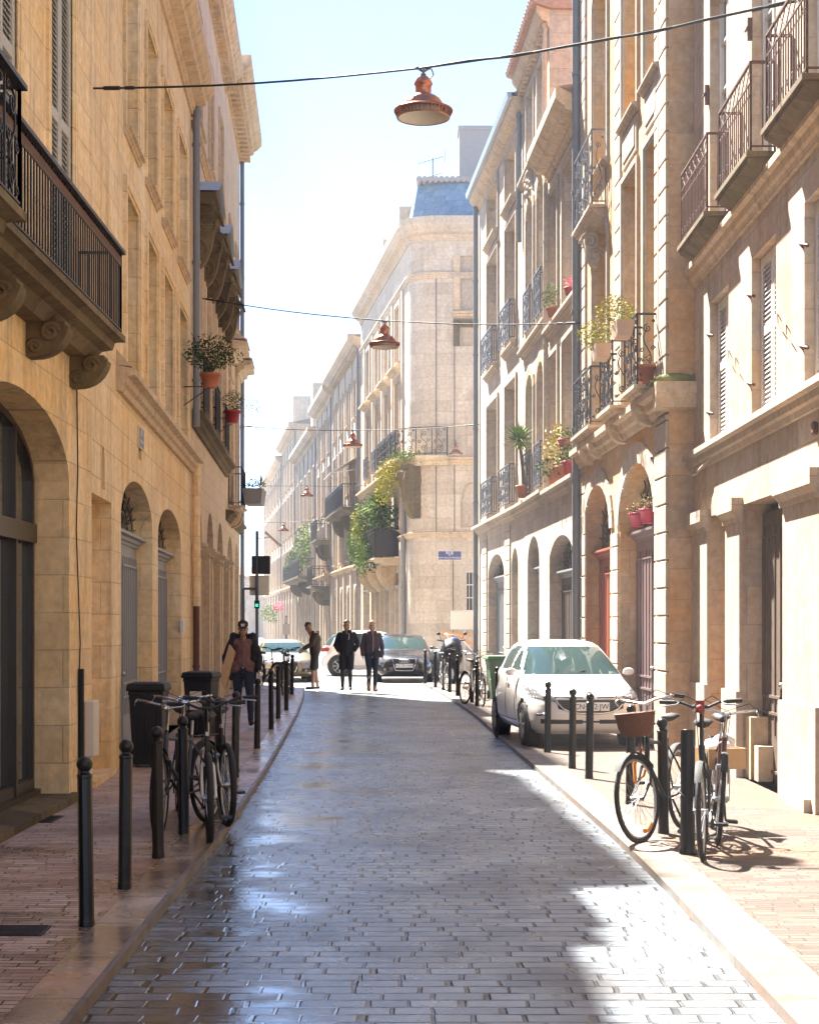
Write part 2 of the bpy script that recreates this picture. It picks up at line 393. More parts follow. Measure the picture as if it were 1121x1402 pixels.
def door(F, op, zl, dm='door_grey', leaves=2, fan='iron', head='door_grey', gl='glass'):
    """door leaves up to zl, a lintel moulding, and a fanlight above inside the arch"""
    n0 = -op.dep; d = F.mb(); w_ = (op.b-op.a)/leaves
    for i in range(leaves):
        a = op.a+i*w_+.008; b = op.a+(i+1)*w_-.008
        d.box(n0-.03, n0+.03, a, b, op.z0+.02, zl)
        np_ = max(2, int((b-a)/.22))
        for q in range(np_):                       # vertical plank fillets
            x = a+(q+.5)*(b-a)/np_; d.box(n0+.03, n0+.045, x-.012, x+.012, op.z0+.5, zl-.15)
        for z0, z1 in ((op.z0+.10, op.z0+.75), (op.z0+.9, zl-.25)):
            for (aa, bb, cc, dd) in ((a+.08, b-.08, z0, z0+.03), (a+.08, b-.08, z1-.03, z1), (a+.08, a+.11, z0, z1), (b-.11, b-.08, z0, z1)):
                d.box(n0+.03, n0+.052, aa, bb, cc, dd)
    o = d.build('door', M[dm], F.o)
    h = F.mb(); h.ball((n0+.07, op.c-.07, 1.05), .035, 8); h.build('handle', M['alloy'], o)
    if zl < op.z1-.15:
        l = F.mb(); moulding(l, LEDG, op.a+.003, op.b-.003, zl, .16, .16) ; 
        l.v = [Vector((v.x-op.dep+.01, v.y, v.z)) for v in l.v]
        l.build('lintel', M[head], o)
        p = F.mb(); ol = op.outline(.0, zl+.14); p.add([(n0-.01, a, z) for a, z in ol], [tuple(range(len(ol)))])
        f = p.build('fanlight', M[gl], o, fix=False)
        if fan:
            g = F.mb(); zc = zl+.16
            ap = [(a, z) for a, z in op.outline(.02, zc)[2:]]
            for i in range(0, len(ap)): g.tube([(n0+.02, op.c, zc), (n0+.02, ap[i][0], ap[i][1])], .011, 4)
            for t in (.45, .75): g.tube([(n0+.02, op.c+(a-op.c)*t, zc+(z-zc)*t) for a, z in ap], .011, 4)
            g.build('grille', M[fan], f)
    return o

# ---- iron railings ------------------------------------------------------
def spiral(cx, cz, r, turns=1.4, a0=0.0, sgn=1, k=12, r1=.18):
    n = int(k*turns)+1
    return [(cx+r*(1-(1-r1)*i/n)*math.cos(a0+sgn*2*math.pi*turns*i/n), cz+r*(1-(1-r1)*i/n)*math.sin(a0+sgn*2*math.pi*turns*i/n)) for i in range(n+1)]
def railing(mb, P, Q, z, h, style='bars', t=.009, sp=.11, kk=4):
    """P,Q = (n,s) ends of one straight run"""
    P = Vector(P); Q = Vector(Q); Ln = (Q-P).length; u = (Q-P)/Ln
    def at(x, zz): return (P.x+u.x*x, P.y+u.y*x, z+zz)
    def tb(pts, r=t): mb.tube([at(*p) for p in pts], r, kk, caps=False)
    tb([(0, h), (Ln, h)], t*2.0); tb([(0, .06), (Ln, .06)], t*1.3); tb([(0, 0), (0, h)], t*1.6); tb([(Ln, 0), (Ln, h)], t*1.6)
    if style == 'plain':
        n = max(2, int(Ln/sp))
        for i in range(1, n): tb([(Ln*i/n, .06), (Ln*i/n, h)])
    elif style == 'bars':
        tb([(0, h-.12), (Ln, h-.12)], t*1.1); n = max(2, int(Ln/sp))
        for i in range(1, n): tb([(Ln*i/n, .06), (Ln*i/n, h-.12)])
        for i in range(n):
            a, b = Ln*i/n, Ln*(i+1)/n
            tb([(a, h-.12), ((a+b)/2, h-.02), (b, h-.12)], t*.8)
    elif style == 'xtop':
        tb([(0, h-.20), (Ln, h-.20)], t*1.1); n = max(2, int(Ln/sp))
        for i in range(1, n): tb([(Ln*i/n, .06), (Ln*i/n, h-.20)])
        m_ = max(2, int(Ln/.24))
        for i in range(m_):
            a, b = Ln*i/m_, Ln*(i+1)/m_; tb([(a, h-.2), (b, h)], t*.8); tb([(b, h-.2), (a, h)], t*.8)
        for i in range(n):
            a, b = Ln*i/n, Ln*(i+1)/n
            tb([(a+(b-a)*q/4, h-.36+.06*math.sin(math.pi*q/4)) for q in range(5)], t*.7)
            if i % 2: tb([(x, zz) for x, zz in spiral((a+b)/2, .17, .045, 1.1, 0, 1, 8)], t*.7)
    else:
        m_ = max(1, round(Ln/.42)); wd = Ln/m_
        for i in range(m_):
            a = i*wd; c = a+wd/2; r = wd*.21; f = 1 if i % 2 else -1
            tb([(a, 0), (a, h)], t*1.1)
            tb(spiral(c, h*.80, r, 1.5, -math.pi/2*f, f)); tb(spiral(c, h*.24, r*1.15, 1.5, math.pi/2*f, f))
            tb([(c+r*.9*math.sin(math.pi*2*q/10)*f, h*(.24+.56*q/10)) for q in range(11)])
            tb(spiral(c-wd*.28*f, h*.5, r*.6, 1.3, 0, f, 8)); tb(spiral(c+wd*.28*f, h*.52, r*.6, 1.3, math.pi, f, 8))
            tb(spiral(c-wd*.3*f, h*.14, r*.45, 1.2, 0, -f, 8)); tb(spiral(c+wd*.3*f, h*.9, r*.4, 1.2, 0, -f, 8))
def corbel(mb, sc, z, p, h, w_=.26):
    """scrolled stone bracket: top at z, reaches p out of the wall and h down"""
    pts = [(0, z), (p, z), (p, z-.10*h)]
    for i in range(9):
        t = i/8; pts.append((p*(1-.15*t)*(math.cos(t*math.pi/2)**.8 if t < 1 else 0)+.03, z-h*(.16+.84*math.sin(t*math.pi/2))))
    pts.append((0, z-h))
    mb.prof(pts, sc-w_/2, sc+w_/2)
    for s_ in (sc-w_/2, sc+w_/2):
        mb.tube([(a, s_, b) for a, b in spiral(p*.62, z-h*.30, h*.26, 1.9, 0, 1, 12)], .028, 5)
        mb.tube([(a, s_, b) for a, b in spiral(p*.22, z-h*.72, h*.20, 1.6, math.pi, -1, 12)], .024, 5)
    mb.tube([(p*.93, sc-w_/2-.012, z-h*.17), (p*.93, sc+w_/2+.012, z-h*.17)], h*.09, 10)
def balcony(F, a, b, z, p, h=.9, style='bars', m='trim', im='iron', thick=.18, corb=2, corb_h=.45, t=.009, sp=.11, front=True, prof=None, corbels=None, inset=.04):
    s_ = F.mb()
    P = prof or [(0, -.95), (.45, -.95), (.62, -.6), (.80, -.52), (.86, -.30), (1.0, -.24), (1.0, 0), (0, 0)]
    # moulded slab with returns: body narrower than its lip
    s_.prof([(n_*p, z+q*thick) for n_, q in P], a+.05, b-.05)
    s_.box(.01, p+.012, a, b, z-thick*.22, z+.003)
    o = s_.build('balcony', M[m], F.o)
    r = F.mb(); pi = p-inset
    if front: railing(r, (pi, a+inset), (pi, b-inset), z, h, style, t, sp)
    for e in (a+inset, b-inset): railing(r, (.02, e), (pi, e), z, h, 'scroll' if style == 'scroll' and p > .27 else 'plain', t, sp)
    r.build('railing', M[im], o)
    cl = corbels if corbels is not None else [a+(b-a)*(i+.5)/corb for i in range(corb)]
    for c in cl:
        cb = F.mb(); corbel(cb, c, z-thick*.95, p*.72, corb_h, .22); cb.build('corbel', M[m], o)
    return o
def pipe(F, s_, n, z0, z1, r=.05, m='zinc', name='drainpipe'):
    mb = F.mb(); mb.tube([(n, s_, z0), (n, s_, z1)], r, 10)
    z = z0+.8
    while z < z1: mb.tube([(n, s_, z), (n, s_, z+.05)], r*1.25, 10); z += 2.1
    return mb.build(name, M[m], F.o)
def quoins(F, s0, s1, z0, z1, hb=.36, pr=.03, m='trim_pale', gap=.018, name='quoins'):
    mb = F.mb(); z = z0; i = 0
    while z < z1-.05:
        zt = min(z+hb, z1)-gap; c = .012
        mb.prism([(-.001, z), (pr-c, z), (pr, z+c), (pr, zt-c), (pr-c, zt), (-.001, zt)], lambda n_, zz: (n_, s0, zz), lambda n_, zz: (n_, s1, zz))
        z += hb; i += 1
    return mb.build(name, M[m], F.o)
def voussoirs(F, op, wd=.34, k=11, pr=.03, m='trim_pale'):
    mb = F.mb()
    for i in range(k):
        a0, a1 = math.pi*(i+.04)/k, math.pi*(i+.96)/k
        q = []
        for a, e in ((a0, 0), (a1, 0), (a1, wd), (a0, wd)):
            q.append((op.c+(op.h+e)*math.cos(a), op.z1-op.rise+(op.rise+e)*math.sin(a)))
        mb.slab(q, -.001, pr)
    return mb.build('voussoirs', M[m], F.o)

def remesh_(o, vox=.03):
    m_ = o.modifiers.new('remesh', 'REMESH'); m_.mode = 'VOXEL'; m_.voxel_size = vox; m_.use_smooth_shade = True; return o
# ================================================================ LEFT SIDE
# ---- L1: balcony house, nearest on the left
L1 = Fac('L', -3.25, -8, -3.25, 17.2, 'balcony_house', 'ochre stone house with a glazed shop arch under a long black iron balcony')
Y = L1.s_y
o1 = [Op(Y(12.1), Y(16.06), .0, 3.67, .62, .37), Op(Y(6.2), Y(10.2), 0, 3.67, .62, .37), Op(Y(.4), Y(4.4), 0, 3.67, .62, .37)]
up = [Op(Y(y0), Y(y0+.98), 4.55, 8.15, 0, .06) for y0 in (15.22, 12.93, 10.6, 8.2, 5.8, 3.4, 1.0)]
shell(L1, 'stoneL1', 0, Y(17.2), 10.9, o1+up, roof=False)
rb = L1.mb(); rb.quad((0, 0, 10.9), (0, Y(17.2), 10.9), (-9, Y(17.2), 10.9), (-9, 0, 10.9)); rb.build('roof', M['zinc'], L1.o, fix=False)
cornice(L1, 0, Y(17.2), 10.5, .4, .3)
for i, op in enumerate(up): window(L1, op, 'louvre', 'louvre_grey', surround=('stoneL1', .17, .025))
for op in o1:                                   # bronze shopfront in the arch
    n0 = -op.dep; f = L1.mb(); ol = op.outline(0, .0, 16); il = op.outline(.07, .22, 16); k = len(ol)
    f.add([(n0+.04, a, z) for a, z in ol]+[(n0+.04, a, z) for a, z in il]+[(n0-.03, a, z) for a, z in il], [(i, (i+1) % k, k+(i+1) % k, k+i) for i in range(k)]+[(k+i, k+(i+1) % k, 2*k+(i+1) % k, 2*k+i) for i in range(k)])
    f.box(n0-.03, n0+.075, op.a+.05, op.b-.05, 2.46, 2.64)
    for t in (.3, .58, .80): x = op.a+(op.b-op.a)*t; f.box(n0-.03, n0+.06, x-.032, x+.032, .1, 2.47); 
    for t in (.58, .80): x = op.a+(op.b-op.a)*t; f.box(n0-.03, n0+.05, x-.02, x+.02, 2.62, op.top(x)-.04)
    f.box(n0-.02, n0+.10, op.a+.002, op.b-.002, -.0, .12)
    fo = f.build('shopfront', M['frame_brown'], L1.o)
    p = L1.mb(); ii = op.outline(.02, .05, 16); p.add([(n0-.012, a, z) for a, z in ii], [tuple(range(len(ii)))]); p.build('pane', M['glass'], fo, fix=False)
st = L1.mb(); st.box(-.36, .10, Y(12.0), Y(16.2), 0.002, .07); st.build('threshold', M['mossy'], L1.o)
slp = [(0, -1.0), (.35, -1.0), (.45, -.8), (.55, -.62), (.78, -.55), (.82, -.28), (1.0, -.2), (1.0, 0), (0, 0)]
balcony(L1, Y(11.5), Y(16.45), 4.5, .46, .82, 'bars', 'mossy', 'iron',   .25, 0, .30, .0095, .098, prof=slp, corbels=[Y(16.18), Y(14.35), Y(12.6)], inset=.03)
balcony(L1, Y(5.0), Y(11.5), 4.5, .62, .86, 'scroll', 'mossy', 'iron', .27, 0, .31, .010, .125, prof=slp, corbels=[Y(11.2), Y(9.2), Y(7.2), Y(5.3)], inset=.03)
hr = L1.mb(); hr.box(.405, .475, Y(11.5), Y(16.45), 5.30, 5.335); hr.box(.56, .64, Y(5.0), Y(11.5), 5.34, 5.375); hr.build('handrail', M['iron'], L1.o)
dn = L1.mb(); dn.box(.425, .437, Y(11.55), Y(16.4), 5.18, 5.27); dn.build('railing_frieze', M['iron_rust'], L1.o)
cb = L1.mb(); cb.tube([(.015, Y(16.36), 4.0), (.02, Y(16.38), 3.2), (.015, Y(16.33), 2.6), (.02, Y(16.5), 1.5), (.015, Y(16.45), 1.0)], .008, 4)
cb.tube([(.03, Y(16.5), 0), (.03, Y(16.5), 1.25)], .03, 6); cb.build('wall_cable', M['plastic_dark'], L1.o)
ub = L1.mb(); ub.box(.0, .10, Y(16.80), Y(17.08), .36, .92); ub.tube([(.05, Y(16.86), 0), (.05, Y(16.86), .36)], .02, 6); bevel(ub.build('utility_box', M['cream_board'], L1.o), .01)

# ---- L2
L2 = Fac('L', -3.268, 17.2, -3.90, 30.06, 'arched_townhouse', 'golden stone townhouse with two arched grey doors under a stained ledge')
P = L2.S
niche = Op(P(126), P(153), .06, 3.05, 0, .40)
A1 = Op(P(166), P(209), .0, 3.50, .52, .25); A2 = Op(P(216.6), P(248), .0, 3.45, .50, .27)
cols = [(171, 188), (200, 213.4), (222.3, 235.5), (243.5, 255)]
w1 = [Op(P(a), P(b), 4.80, 6.90, 0, .17) for a, b in cols]; w2 = [Op(P(a), P(b), 7.65, 9.75, 0, .17) for a, b in cols]
vent = Op(P(139.5), P(144), 3.15, 3.62, .23, .2); vent2 = Op(P(190), P(194), 3.82, 4.02, .1, .15)
sA = P(160)
wm_ = L2.mb(); wall(wm_, 0, sA, 0, 11, [niche, vent]); wall(wm_, sA, L2.L, 0, 11.0, [A1, A2, vent2]+w1+w2)
for sx, h in ((0, 11), (sA, 11), (L2.L, 11)): wm_.quad((0, sx, 0), (-9, sx, 0), (-9, sx, h), (0, sx, h))
wm_.quad((-9, 0, 0), (-9, L2.L, 0), (-9, L2.L, 11), (-9, 0, 11)); wm_.quad((0, 0, 11), (0, sA, 11), (-9, sA, 11), (-9, 0, 11)); wm_.quad((0, sA, 11), (0, L2.L, 11), (-9, L2.L, 11), (-9, sA, 11))
wm_.build('wall', M['stoneL2'], L2.o, fix=False)
nb = L2.mb(); nb.quad((-.40, niche.a, 0), (-.40, niche.b, 0), (-.40, niche.b, 3.2), (-.40, niche.a, 3.2)); nb.box(-.4, .05, niche.a-.05, niche.b+.05, 0, .065); nb.build('blocked_doorway', M['stoneL1'], L2.o)
vd = L2.mb(); vd.quad((-.15, vent.a-.1, 3), (-.15, vent.b+.1, 3), (-.15, vent.b+.1, 3.8), (-.15, vent.a-.1, 3.8)); vd.quad((-.1, vent2.a-.1, 3.7), (-.1, vent2.b+.1, 3.7), (-.1, vent2.b+.1, 4.1), (-.1, vent2.a-.1, 4.1)); vd.build('vent_opening', M['rubber'], L2.o, fix=False)
L2L = cornice(L2, P(159), L2.L, 4.38, .29, .22, 'trim', 'ledge', LEDG)
ct = L2.mb(); ct.prof([(.0, 4.67), (.17, 4.66), (.0, 4.86)], P(159)+.02, L2.L-.02); ct.build('ledge_capping', M['trim'], L2.o)
cornice(L2, 0, L2.L, 10.75, .62, .42, 'trim')
q = L2.mb(); s1 = L2.s_y(22.0); q.prof([(-.35, 11.02), (-.55, 16.2), (-5, 17.0), (-8.9, 11.02)], s1, L2.L-.02); q.build('shadow_attic', M['zinc'], L2.o)  # unseen tall attic, added so the road shadow reaches the right kerb
q = L2.mb(); s1 = L2.s_y(17.7); q.box(-1.0, -.15, s1, s1+.5, 11.01, 12.9); q.build('chimney', M['stoneL2'], L2.o)  # chimney out of view, added to cast a shadow wedge on the setts
for op in w1: window(L2, op, 'glass', 'frame_white', surround=('stoneL2', .15, .045), bars=3)
for op in w2: window(L2, op, 'glass', 'frame_white', surround=('stoneL2', .13, .035), sill=('trim', .1, .1), bars=3)
door(L2, A1, 2.72); door(L2, A2, 2.70)
pipe(L2, L2.L-.12, .10, 5.2, 10.9, .065); pipe(L2, L2.L-.12, .10, 2.0, 4.6, .075, 'stoneL2'); pipe(L2, L2.L-.12, .10, .1, 2.0, .055, 'iron_rust')
db = L2.mb(); db.box(0, .05, P(232.5)+1.9, P(232.5)+2.12, 1.55, 1.75); db.build('intercom', M['white_plastic'], L2.o)

# ---- L3
L3 = Fac('L', -3.90, 30.06, -4.44, 40.6, 'pediment_townhouse', 'tall grey-gold house on the left with zinc-capped scroll pediments over its windows')
Y = L3.s_y
cen = [31.7, 35.1, 38.5]
g3 = [Op(Y(c-1.05), Y(c+1.05), .0, 4.0, .9, .35) for c in cen]
w1 = [Op(Y(c-.65), Y(c+.65), 5.62, 8.9, 0, .25) for c in cen]; w2 = [Op(Y(c-.6), Y(c+.6), 11.0, 13.2, 0, .2) for c in cen]
shell(L3, 'stoneL3', 0, L3.L, 15.0, g3+w1+w2, roof=False)
rb = L3.mb(); rb.quad((0, 0, 15), (0, L3.L, 15), (-9, L3.L, 15), (-9, 0, 15)); rb.build('roof', M['zinc'], L3.o, fix=False)
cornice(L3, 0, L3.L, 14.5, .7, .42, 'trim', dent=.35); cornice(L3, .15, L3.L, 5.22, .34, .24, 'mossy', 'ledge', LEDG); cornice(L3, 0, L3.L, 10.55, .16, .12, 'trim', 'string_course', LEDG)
for op in g3:
    door(L3, op, 3.0, 'door_wood'); 
    for e in (op.a-.22, op.b+.22):
        c_ = L3.mb(); c_.box(-.001, .14, e-.16, e+.16, 0, 2.95); moulding(c_, LEDG, e-.24, e+.24, 2.95, .22, .26); c_.build('pilaster', M['trim'], L3.o)
for op in w1:
    f = window(L3, op, 'glass', 'frame_white', surround=('trim', .16, .06), bars=3)
    h = L3.mb(); a, b = op.a-.42, op.b+.42; z = 9.35
    h.prof([(0, z), (.30, z), (.36, z+.1), (.42, z+.12), (.42, z+.22), (0, z+.22)], a, b)
    h.slab([(a, z+.22), (b, z+.22), (op.c, z+.62)], 0, .40)
    h.build('pediment', M['mossy'], f)
    zc = L3.mb(); zc.add([(0, a-.03, z+.24), (.46, a-.03, z+.24), (.46, op.c, z+.68), (0, op.c, z+.68), (.46, b+.03, z+.24), (0, b+.03, z+.24)], [(0,1,2,3), (3,2,4,5)]); zc.build('zinc_capping', M['zinc_light'], f, fix=False)
    for e in (op.a-.22, op.b+.22):
        q = L3.mb(); corbel(q, e, z, .36, 1.15, .2); q.build('scroll_bracket', M['mossy'], f)
        q = L3.mb(); q.box(0, .10, e-.12, e+.12, 5.6, 8.3); q.build('window_pilaster', M['trim'], f)
for op in w2: window(L3, op, 'glass', surround=('trim', .12, .05), sill=('trim', .12, .12))
for op in w1:
    r = L3.mb(); railing(r, (.16, op.a-.05), (.16, op.b+.05), 5.62, 1.0, 'bars', .012, .07); railing(r, (.0, op.a-.05), (.16, op.a-.05), 5.62, 1.0, 'scroll', .012); r.build('window_guard', M['iron'], L3.o)

# ---- L4
L4 = Fac('L', -4.44, 40.6, -4.80, 47.6, 'narrow_townhouse', 'narrow buff townhouse at the left street corner behind the grey balcony planter')
Y = L4.s_y
g4 = [Op(Y(41.3), Y(43.9), 0, 3.9, .9, .35), Op(Y(44.8), Y(46.8), 0, 3.9, .8, .35)]
w1 = [Op(Y(42), Y(43.2), 4.75, 7.6, 0, .25), Op(Y(45.1), Y(46.3), 4.75, 7.6, 0, .25)]; w2 = [Op(Y(42), Y(43.2), 9.6, 11.8, 0, .2), Op(Y(45.1), Y(46.3), 9.6, 11.8, 0, .2)]
shell(L4, 'stoneL4', 0, L4.L, 15.2, g4+w1+w2, roof=False)
rb = L4.mb(); rb.quad((0, 0, 15.2), (0, L4.L, 15.2), (-9, L4.L, 15.2), (-9, 0, 15.2)); rb.build('roof', M['zinc'], L4.o, fix=False)
cornice(L4, 0, L4.L, 14.7, .75, .62, 'trim', dent=.4); cornice(L4, 0, L4.L, 4.2, .25, .2, 'mossy', 'ledge', LEDG)
for op in g4: door(L4, op, 3.0, 'door_wood')
for op in w1:
    f = window(L4, op, 'glass', surround=('trim', .16, .06))
    h = L4.mb(); moulding(h, LEDG, op.a-.35, op.b+.35, 8.35, .4, .45); h.box(0, .08, op.a-.2, op.b+.2, 7.85, 8.36); h.build('hood', M['trim'], f)
    zc = L4.mb(); zc.prof([(0, 8.76), (.47, 8.755), (0, 9.0)], op.a-.36, op.b+.36); zc.build('hood_cap', M['trim_pale'], f)
for op in w2: window(L4, op, 'glass', surround=('trim', .12, .05), sill=('trim', .12, .12))
balcony(L4, Y(41.6), Y(43.6), 4.62, .38, .95, 'bars', 'trim', 'iron', .14, 2, .35)
pipe(L4, L4.L-.2, .08, .1, 14.7, .06)

# ================================================================ RIGHT SIDE
R1 = Fac('R', 3.67, -8, 3.66, 21.65, 'pilaster_house', 'white stone house with three rusty iron balconies above pilastered doorways')
P = R1.S; Y = R1.s_y
gr = [(19.33, 20.5), (16.36, 18.5), (12.9, 14.9), (9.5, 12.0), (6.1, 8.6), (2.7, 5.2), (-.7, 1.8)]
g1 = [Op(Y(a), Y(b), 0, 3.0, 0, .25) for a, b in gr]
cl = [(19.3, 20.5), (16.8, 18.0), (14.35, 15.6)]+[(11.9-2.45*i, 13.1-2.45*i) for i in range(5)]
w1 = [Op(Y(a), Y(b), 3.90, 5.60, 0, .14) for a, b in cl]; w2 = [Op(Y(a), Y(b), 6.42, 9.3, 0, .16) for a, b in cl]
w3 = [Op(Y(a), Y(b), 10.2, 12.2, 0, .16) for a, b in cl]
shell(R1, 'stoneR1', 0, R1.L, 13.2, g1+w1+w2+w3)
cornice(R1, 0, R1.L, 12.8, .6, .45, 'trim_pale')
cornice(R1, 0, R1.L-.001, 3.62, .26, .16, 'trim_pale', 'ledge', LEDG); cornice(R1, 0, R1.L-.001, 5.98, .30, .14, 'trim', 'string_course', LEDG)
for i, op in enumerate(w1): window(R1, op, 'louvre', 'louvre_white')
for i, op in enumerate(w2): window(R1, op, 'glass', 'frame_white', bars=4)
for op in w3: window(R1, op, 'glass', surround=('trim_pale', .1, .03))
for op in g1:
    if op.b-op.a < 1.5:
        q = R1.mb(); q.box(-.27, -.23, op.a, op.b, 0, 3.0); q.box(-.23, -.17, op.a, op.b, 0, .5); q.build('boarded_doorway', M['stoneR2'], R1.o)
    else:
        o_ = door(R1, op, 2.9, 'door_wood', 2, None)
        q = R1.mb(); q.box(-.22, -.03, op.b-.30, op.b-.02, 0.002, .68); q.box(-.22, -.06, op.b-.55, op.b-.30, .002, .38); q.build('stone_block', M['trim'], R1.o)
pil = [(20.5, 21.62), (18.5, 19.33), (14.9, 16.36), (12.0, 12.9), (8.6, 9.5), (5.2, 6.1), (1.8, 2.7)]
for a, b in pil:
    q = R1.mb(); a_, b_ = Y(a)+.004, Y(b)-.004
    q.box(-.001, .035, a_, b_, .95, 2.82); q.box(-.001, .075, a_-.03, b_+(.03 if b < 21 else 0), 0, .95)
    z = .95
    moulding(q, [(0, 0), (.45, 0), (.5, .2), (.8, .35), (1, .45), (1, 1), (0, 1)], a_-.05, b_+(.05 if b < 21 else 0), 2.82, .26, .13)
    for zz in (.42, 1.42, 1.92, 2.40): q.box(.0, .0355 if zz > .95 else .0755, a_-.0305, b_-.001, zz, zz+.001)
    q.build('pilaster', M['trim_pale'], R1.o)
rp = [(0, -1), (.25, -1), (.95, -.42), (.97, -.2), (1, -.16), (1, 0), (0, 0)]
for a, b in [(19.17, 21.05), (16.73, 18.5), (14.36, 16.06), (11.9, 13.6), (9.4, 11.1)]:
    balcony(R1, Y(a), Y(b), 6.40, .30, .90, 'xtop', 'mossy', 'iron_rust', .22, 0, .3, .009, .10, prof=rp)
for (x, y) in ((1029, 40), (970, 130)):
    s_ = P(x); z = R1.Z(x, y); q = R1.mb(); q.box(0, .05, s_-.02, s_+.02, z-.12, z+.12); q.box(.05, .07, s_-.05, s_+.08, z-.01, z+.015); q.build('shutter_stay', M['iron_rust'], R1.o)
for (x, y) in ((1000, 480), (1010, 490), (1068, 430), (1080, 445)):
    s_ = P(x); z = R1.Z(x, y); q = R1.mb(); q.tube([(.002, s_+.12, z+.02), (.03, s_, z), (.03, s_-.02, z-.1), (.03, s_-.25, z-.22)], .006, 4); q.build('shutter_hook', M['iron_rust'], R1.o)
for x in (1026, 970, 1098):
    for zz in (4.25, 5.2):
        s_ = P(x); q = R1.mb(); q.tube([(-.03, s_-.10, zz), (.03, s_-.03, zz+.03), (-.03, s_-.0, zz-.02)], .018, 5); q.build('shutter_hinge', M['iron_rust'], R1.o)
q = R1.mb(); q.lathe([(.055, 0), (.065, .02), (.065, .04), (.05, .05), (.02, .04), (.0001, .03)], (0, 0, 0), 14); 
q.v = [Vector((v.z, -P(1118)+v.x, 3.45+v.y)) for v in q.v]; q.build('wall_anchor', M['iron_rust'], R1.o)
q = R1.mb(); q.tube([(.03, P(955), 3.64), (.10, P(958), 3.56), (.12, P(966), 3.55), (.10, P(972), 3.60), (.05, P(978), 3.68)], .018, 6); q.build('wall_conduit', M['trim_pale'], R1.o)
q = R1.mb(); q.box(.0, .14, P(1121), P(1096), .0, .12); q.build('doorstep', M['trim_pale'], R1.o)

# ---- R2
R2 = Fac('R', 3.33, 21.6, 3.043, 29.8, 'rusticated_house', 'cream stone house with grooved corner blocks, plum and red doors and scrolled black balconies')
P = R2.S
AA = Op(P(897), P(848.5), 0, 3.98, .80, .28); AB = Op(P(836), P(800.5), 0, 3.98, .80, .28)
cA = [(903, 884.5, 0), (873, 854, 0), (832, 813, 0)]
w1 = [Op(P(a), P(b), 4.85, 8.22, 0, .24) for a, b, _ in cA]; w2 = [Op(P(a), P(b), 9.10, 12.3, (0 if i < 2 else .4), .24) for i, (a, b, _) in enumerate(cA)]
w1[2].rise = .4
shell(R2, 'stoneR2', 0, R2.L, 14.6, [AA, AB]+w1+w2)
cornice(R2, 0, R2.L, 14.1, .7, .5, 'trim_pale'); cornice(R2, .0, R2.L, 4.42, .36, .22, 'trim', 'ledge', LEDG)
ms = R2.mb(); ms.box(-.6, .24, -.02, .32, 4.783, 4.82); ms.ball((-.1, .08, 4.82), .22, 10, .5, 1.4, .8); ms.ball((-.45, .0, 4.78), .2, 10, .9, 1, .5); ms.build('moss_patch', M['moss'], R2.o)
# ledge return round the near corner
rr = R2.mb(); rr.prism([(0-.02, 4.42), (.14, 4.46), (.20, 4.62), (.22, 4.64), (.22, 4.78), (-.02, 4.78)], lambda a, z: (-.9, -a, z), lambda a, z: (.2, -a, z)); rr.build('ledge_return', M['trim'], R2.o)
door(R2, AA, 2.92, 'door_purple', 2, 'iron', 'door_purple'); door(R2, AB, 2.80, 'door_red', 2, 'iron', 'door_red')
voussoirs(R2, AA, .30, 13, .035); voussoirs(R2, AB, .30, 13, .035)
quoins(R2, .015, P(899), .0, 4.40, .36, .04); quoins(R2, .015, P(899), 4.80, 14.0, .36, .04)
quoins(R2, P(847.5), P(838), 0, 3.1, .36, .035); quoins(R2, P(851), P(843.7), 4.8, 14.0, .36, .035); quoins(R2, P(803), R2.L-.01, .0, 14.0, .36, .035) if P(803) < R2.L-.1 else None
for op in w1+w2: window(R2, op, 'glass', 'frame_white', surround=('trim_pale', .12, .045), bars=4, sill=('trim_pale', .12, .12) if op.z0 > 9 else None)
for i, (a, b, _) in enumerate(cA[:2]):
    q = R2.mb(); q.box(-.001, .03, P(a), P(b), 8.45, 8.95); q.box(.03, .045, P(a)+.1, P(b)-.1, 8.53, 8.87); q.build('apron_panel', M['trim_pale'], R2.o)
balcony(R2, 22.25-21.6, 23.35-21.6, 4.86, .33, .94, 'scroll', 'trim', 'iron', .2, 1, .3, .010)
balcony(R2, 24.35-21.6, 25.65-21.6, 4.86, .33, .94, 'scroll', 'trim', 'iron', .2, 1, .3, .010)
balcony(R2, 26.8-21.6, 28.9-21.6, 4.86, .30, .94, 'scroll', 'trim', 'iron', .2, 2, .3, .010)
balcony(R2, 26.8-21.6, 28.9-21.6, 8.38, .28, 1.2, 'scroll', 'trim_pale', 'iron_grey', .2, 1, .6, .010)
pipe(R2, R2.L-.02, .09, .1, 14.1, .075)

# ---- R3c, R3b, R3a
def rhouse(F, H, mname, ledges, ops_ground, wins, corn, doors, name_roof=True, depth=9.0, dl='door_grey'):
    shell(F, mname, 0, F.L, H, ops_ground+[w_[0] for w_ in wins], depth, roof=False)
R3c = Fac('R', 3.043, 29.8, 2.836, 34.1, 'low_townhouse', 'low pale townhouse with a deep stone eave and flowerpots on its ledge'); P = R3c.S
ga = Op(P(786), P(750.5), 0, 3.40, .62, .28)
w1 = [Op(P(787), P(772), 4.45, 7.0, 0, .24), Op(P(764), P(753), 4.45, 7.0, 0, .24)]; w2 = [Op(P(787), P(772), 7.75, 10.3, 0, .24), Op(P(764), P(753), 7.75, 10.3, 0, .24)]
shell(R3c, 'stoneR3', 0, R3c.L, 11.0, [ga]+w1+w2, roof=False)
q = R3c.mb(); q.prof([(.42, 11.22), (-4.5, 12.1), (-9, 11.0), (0, 11.0)], 0, R3c.L); q.build('roof', M['tile'], R3c.o)
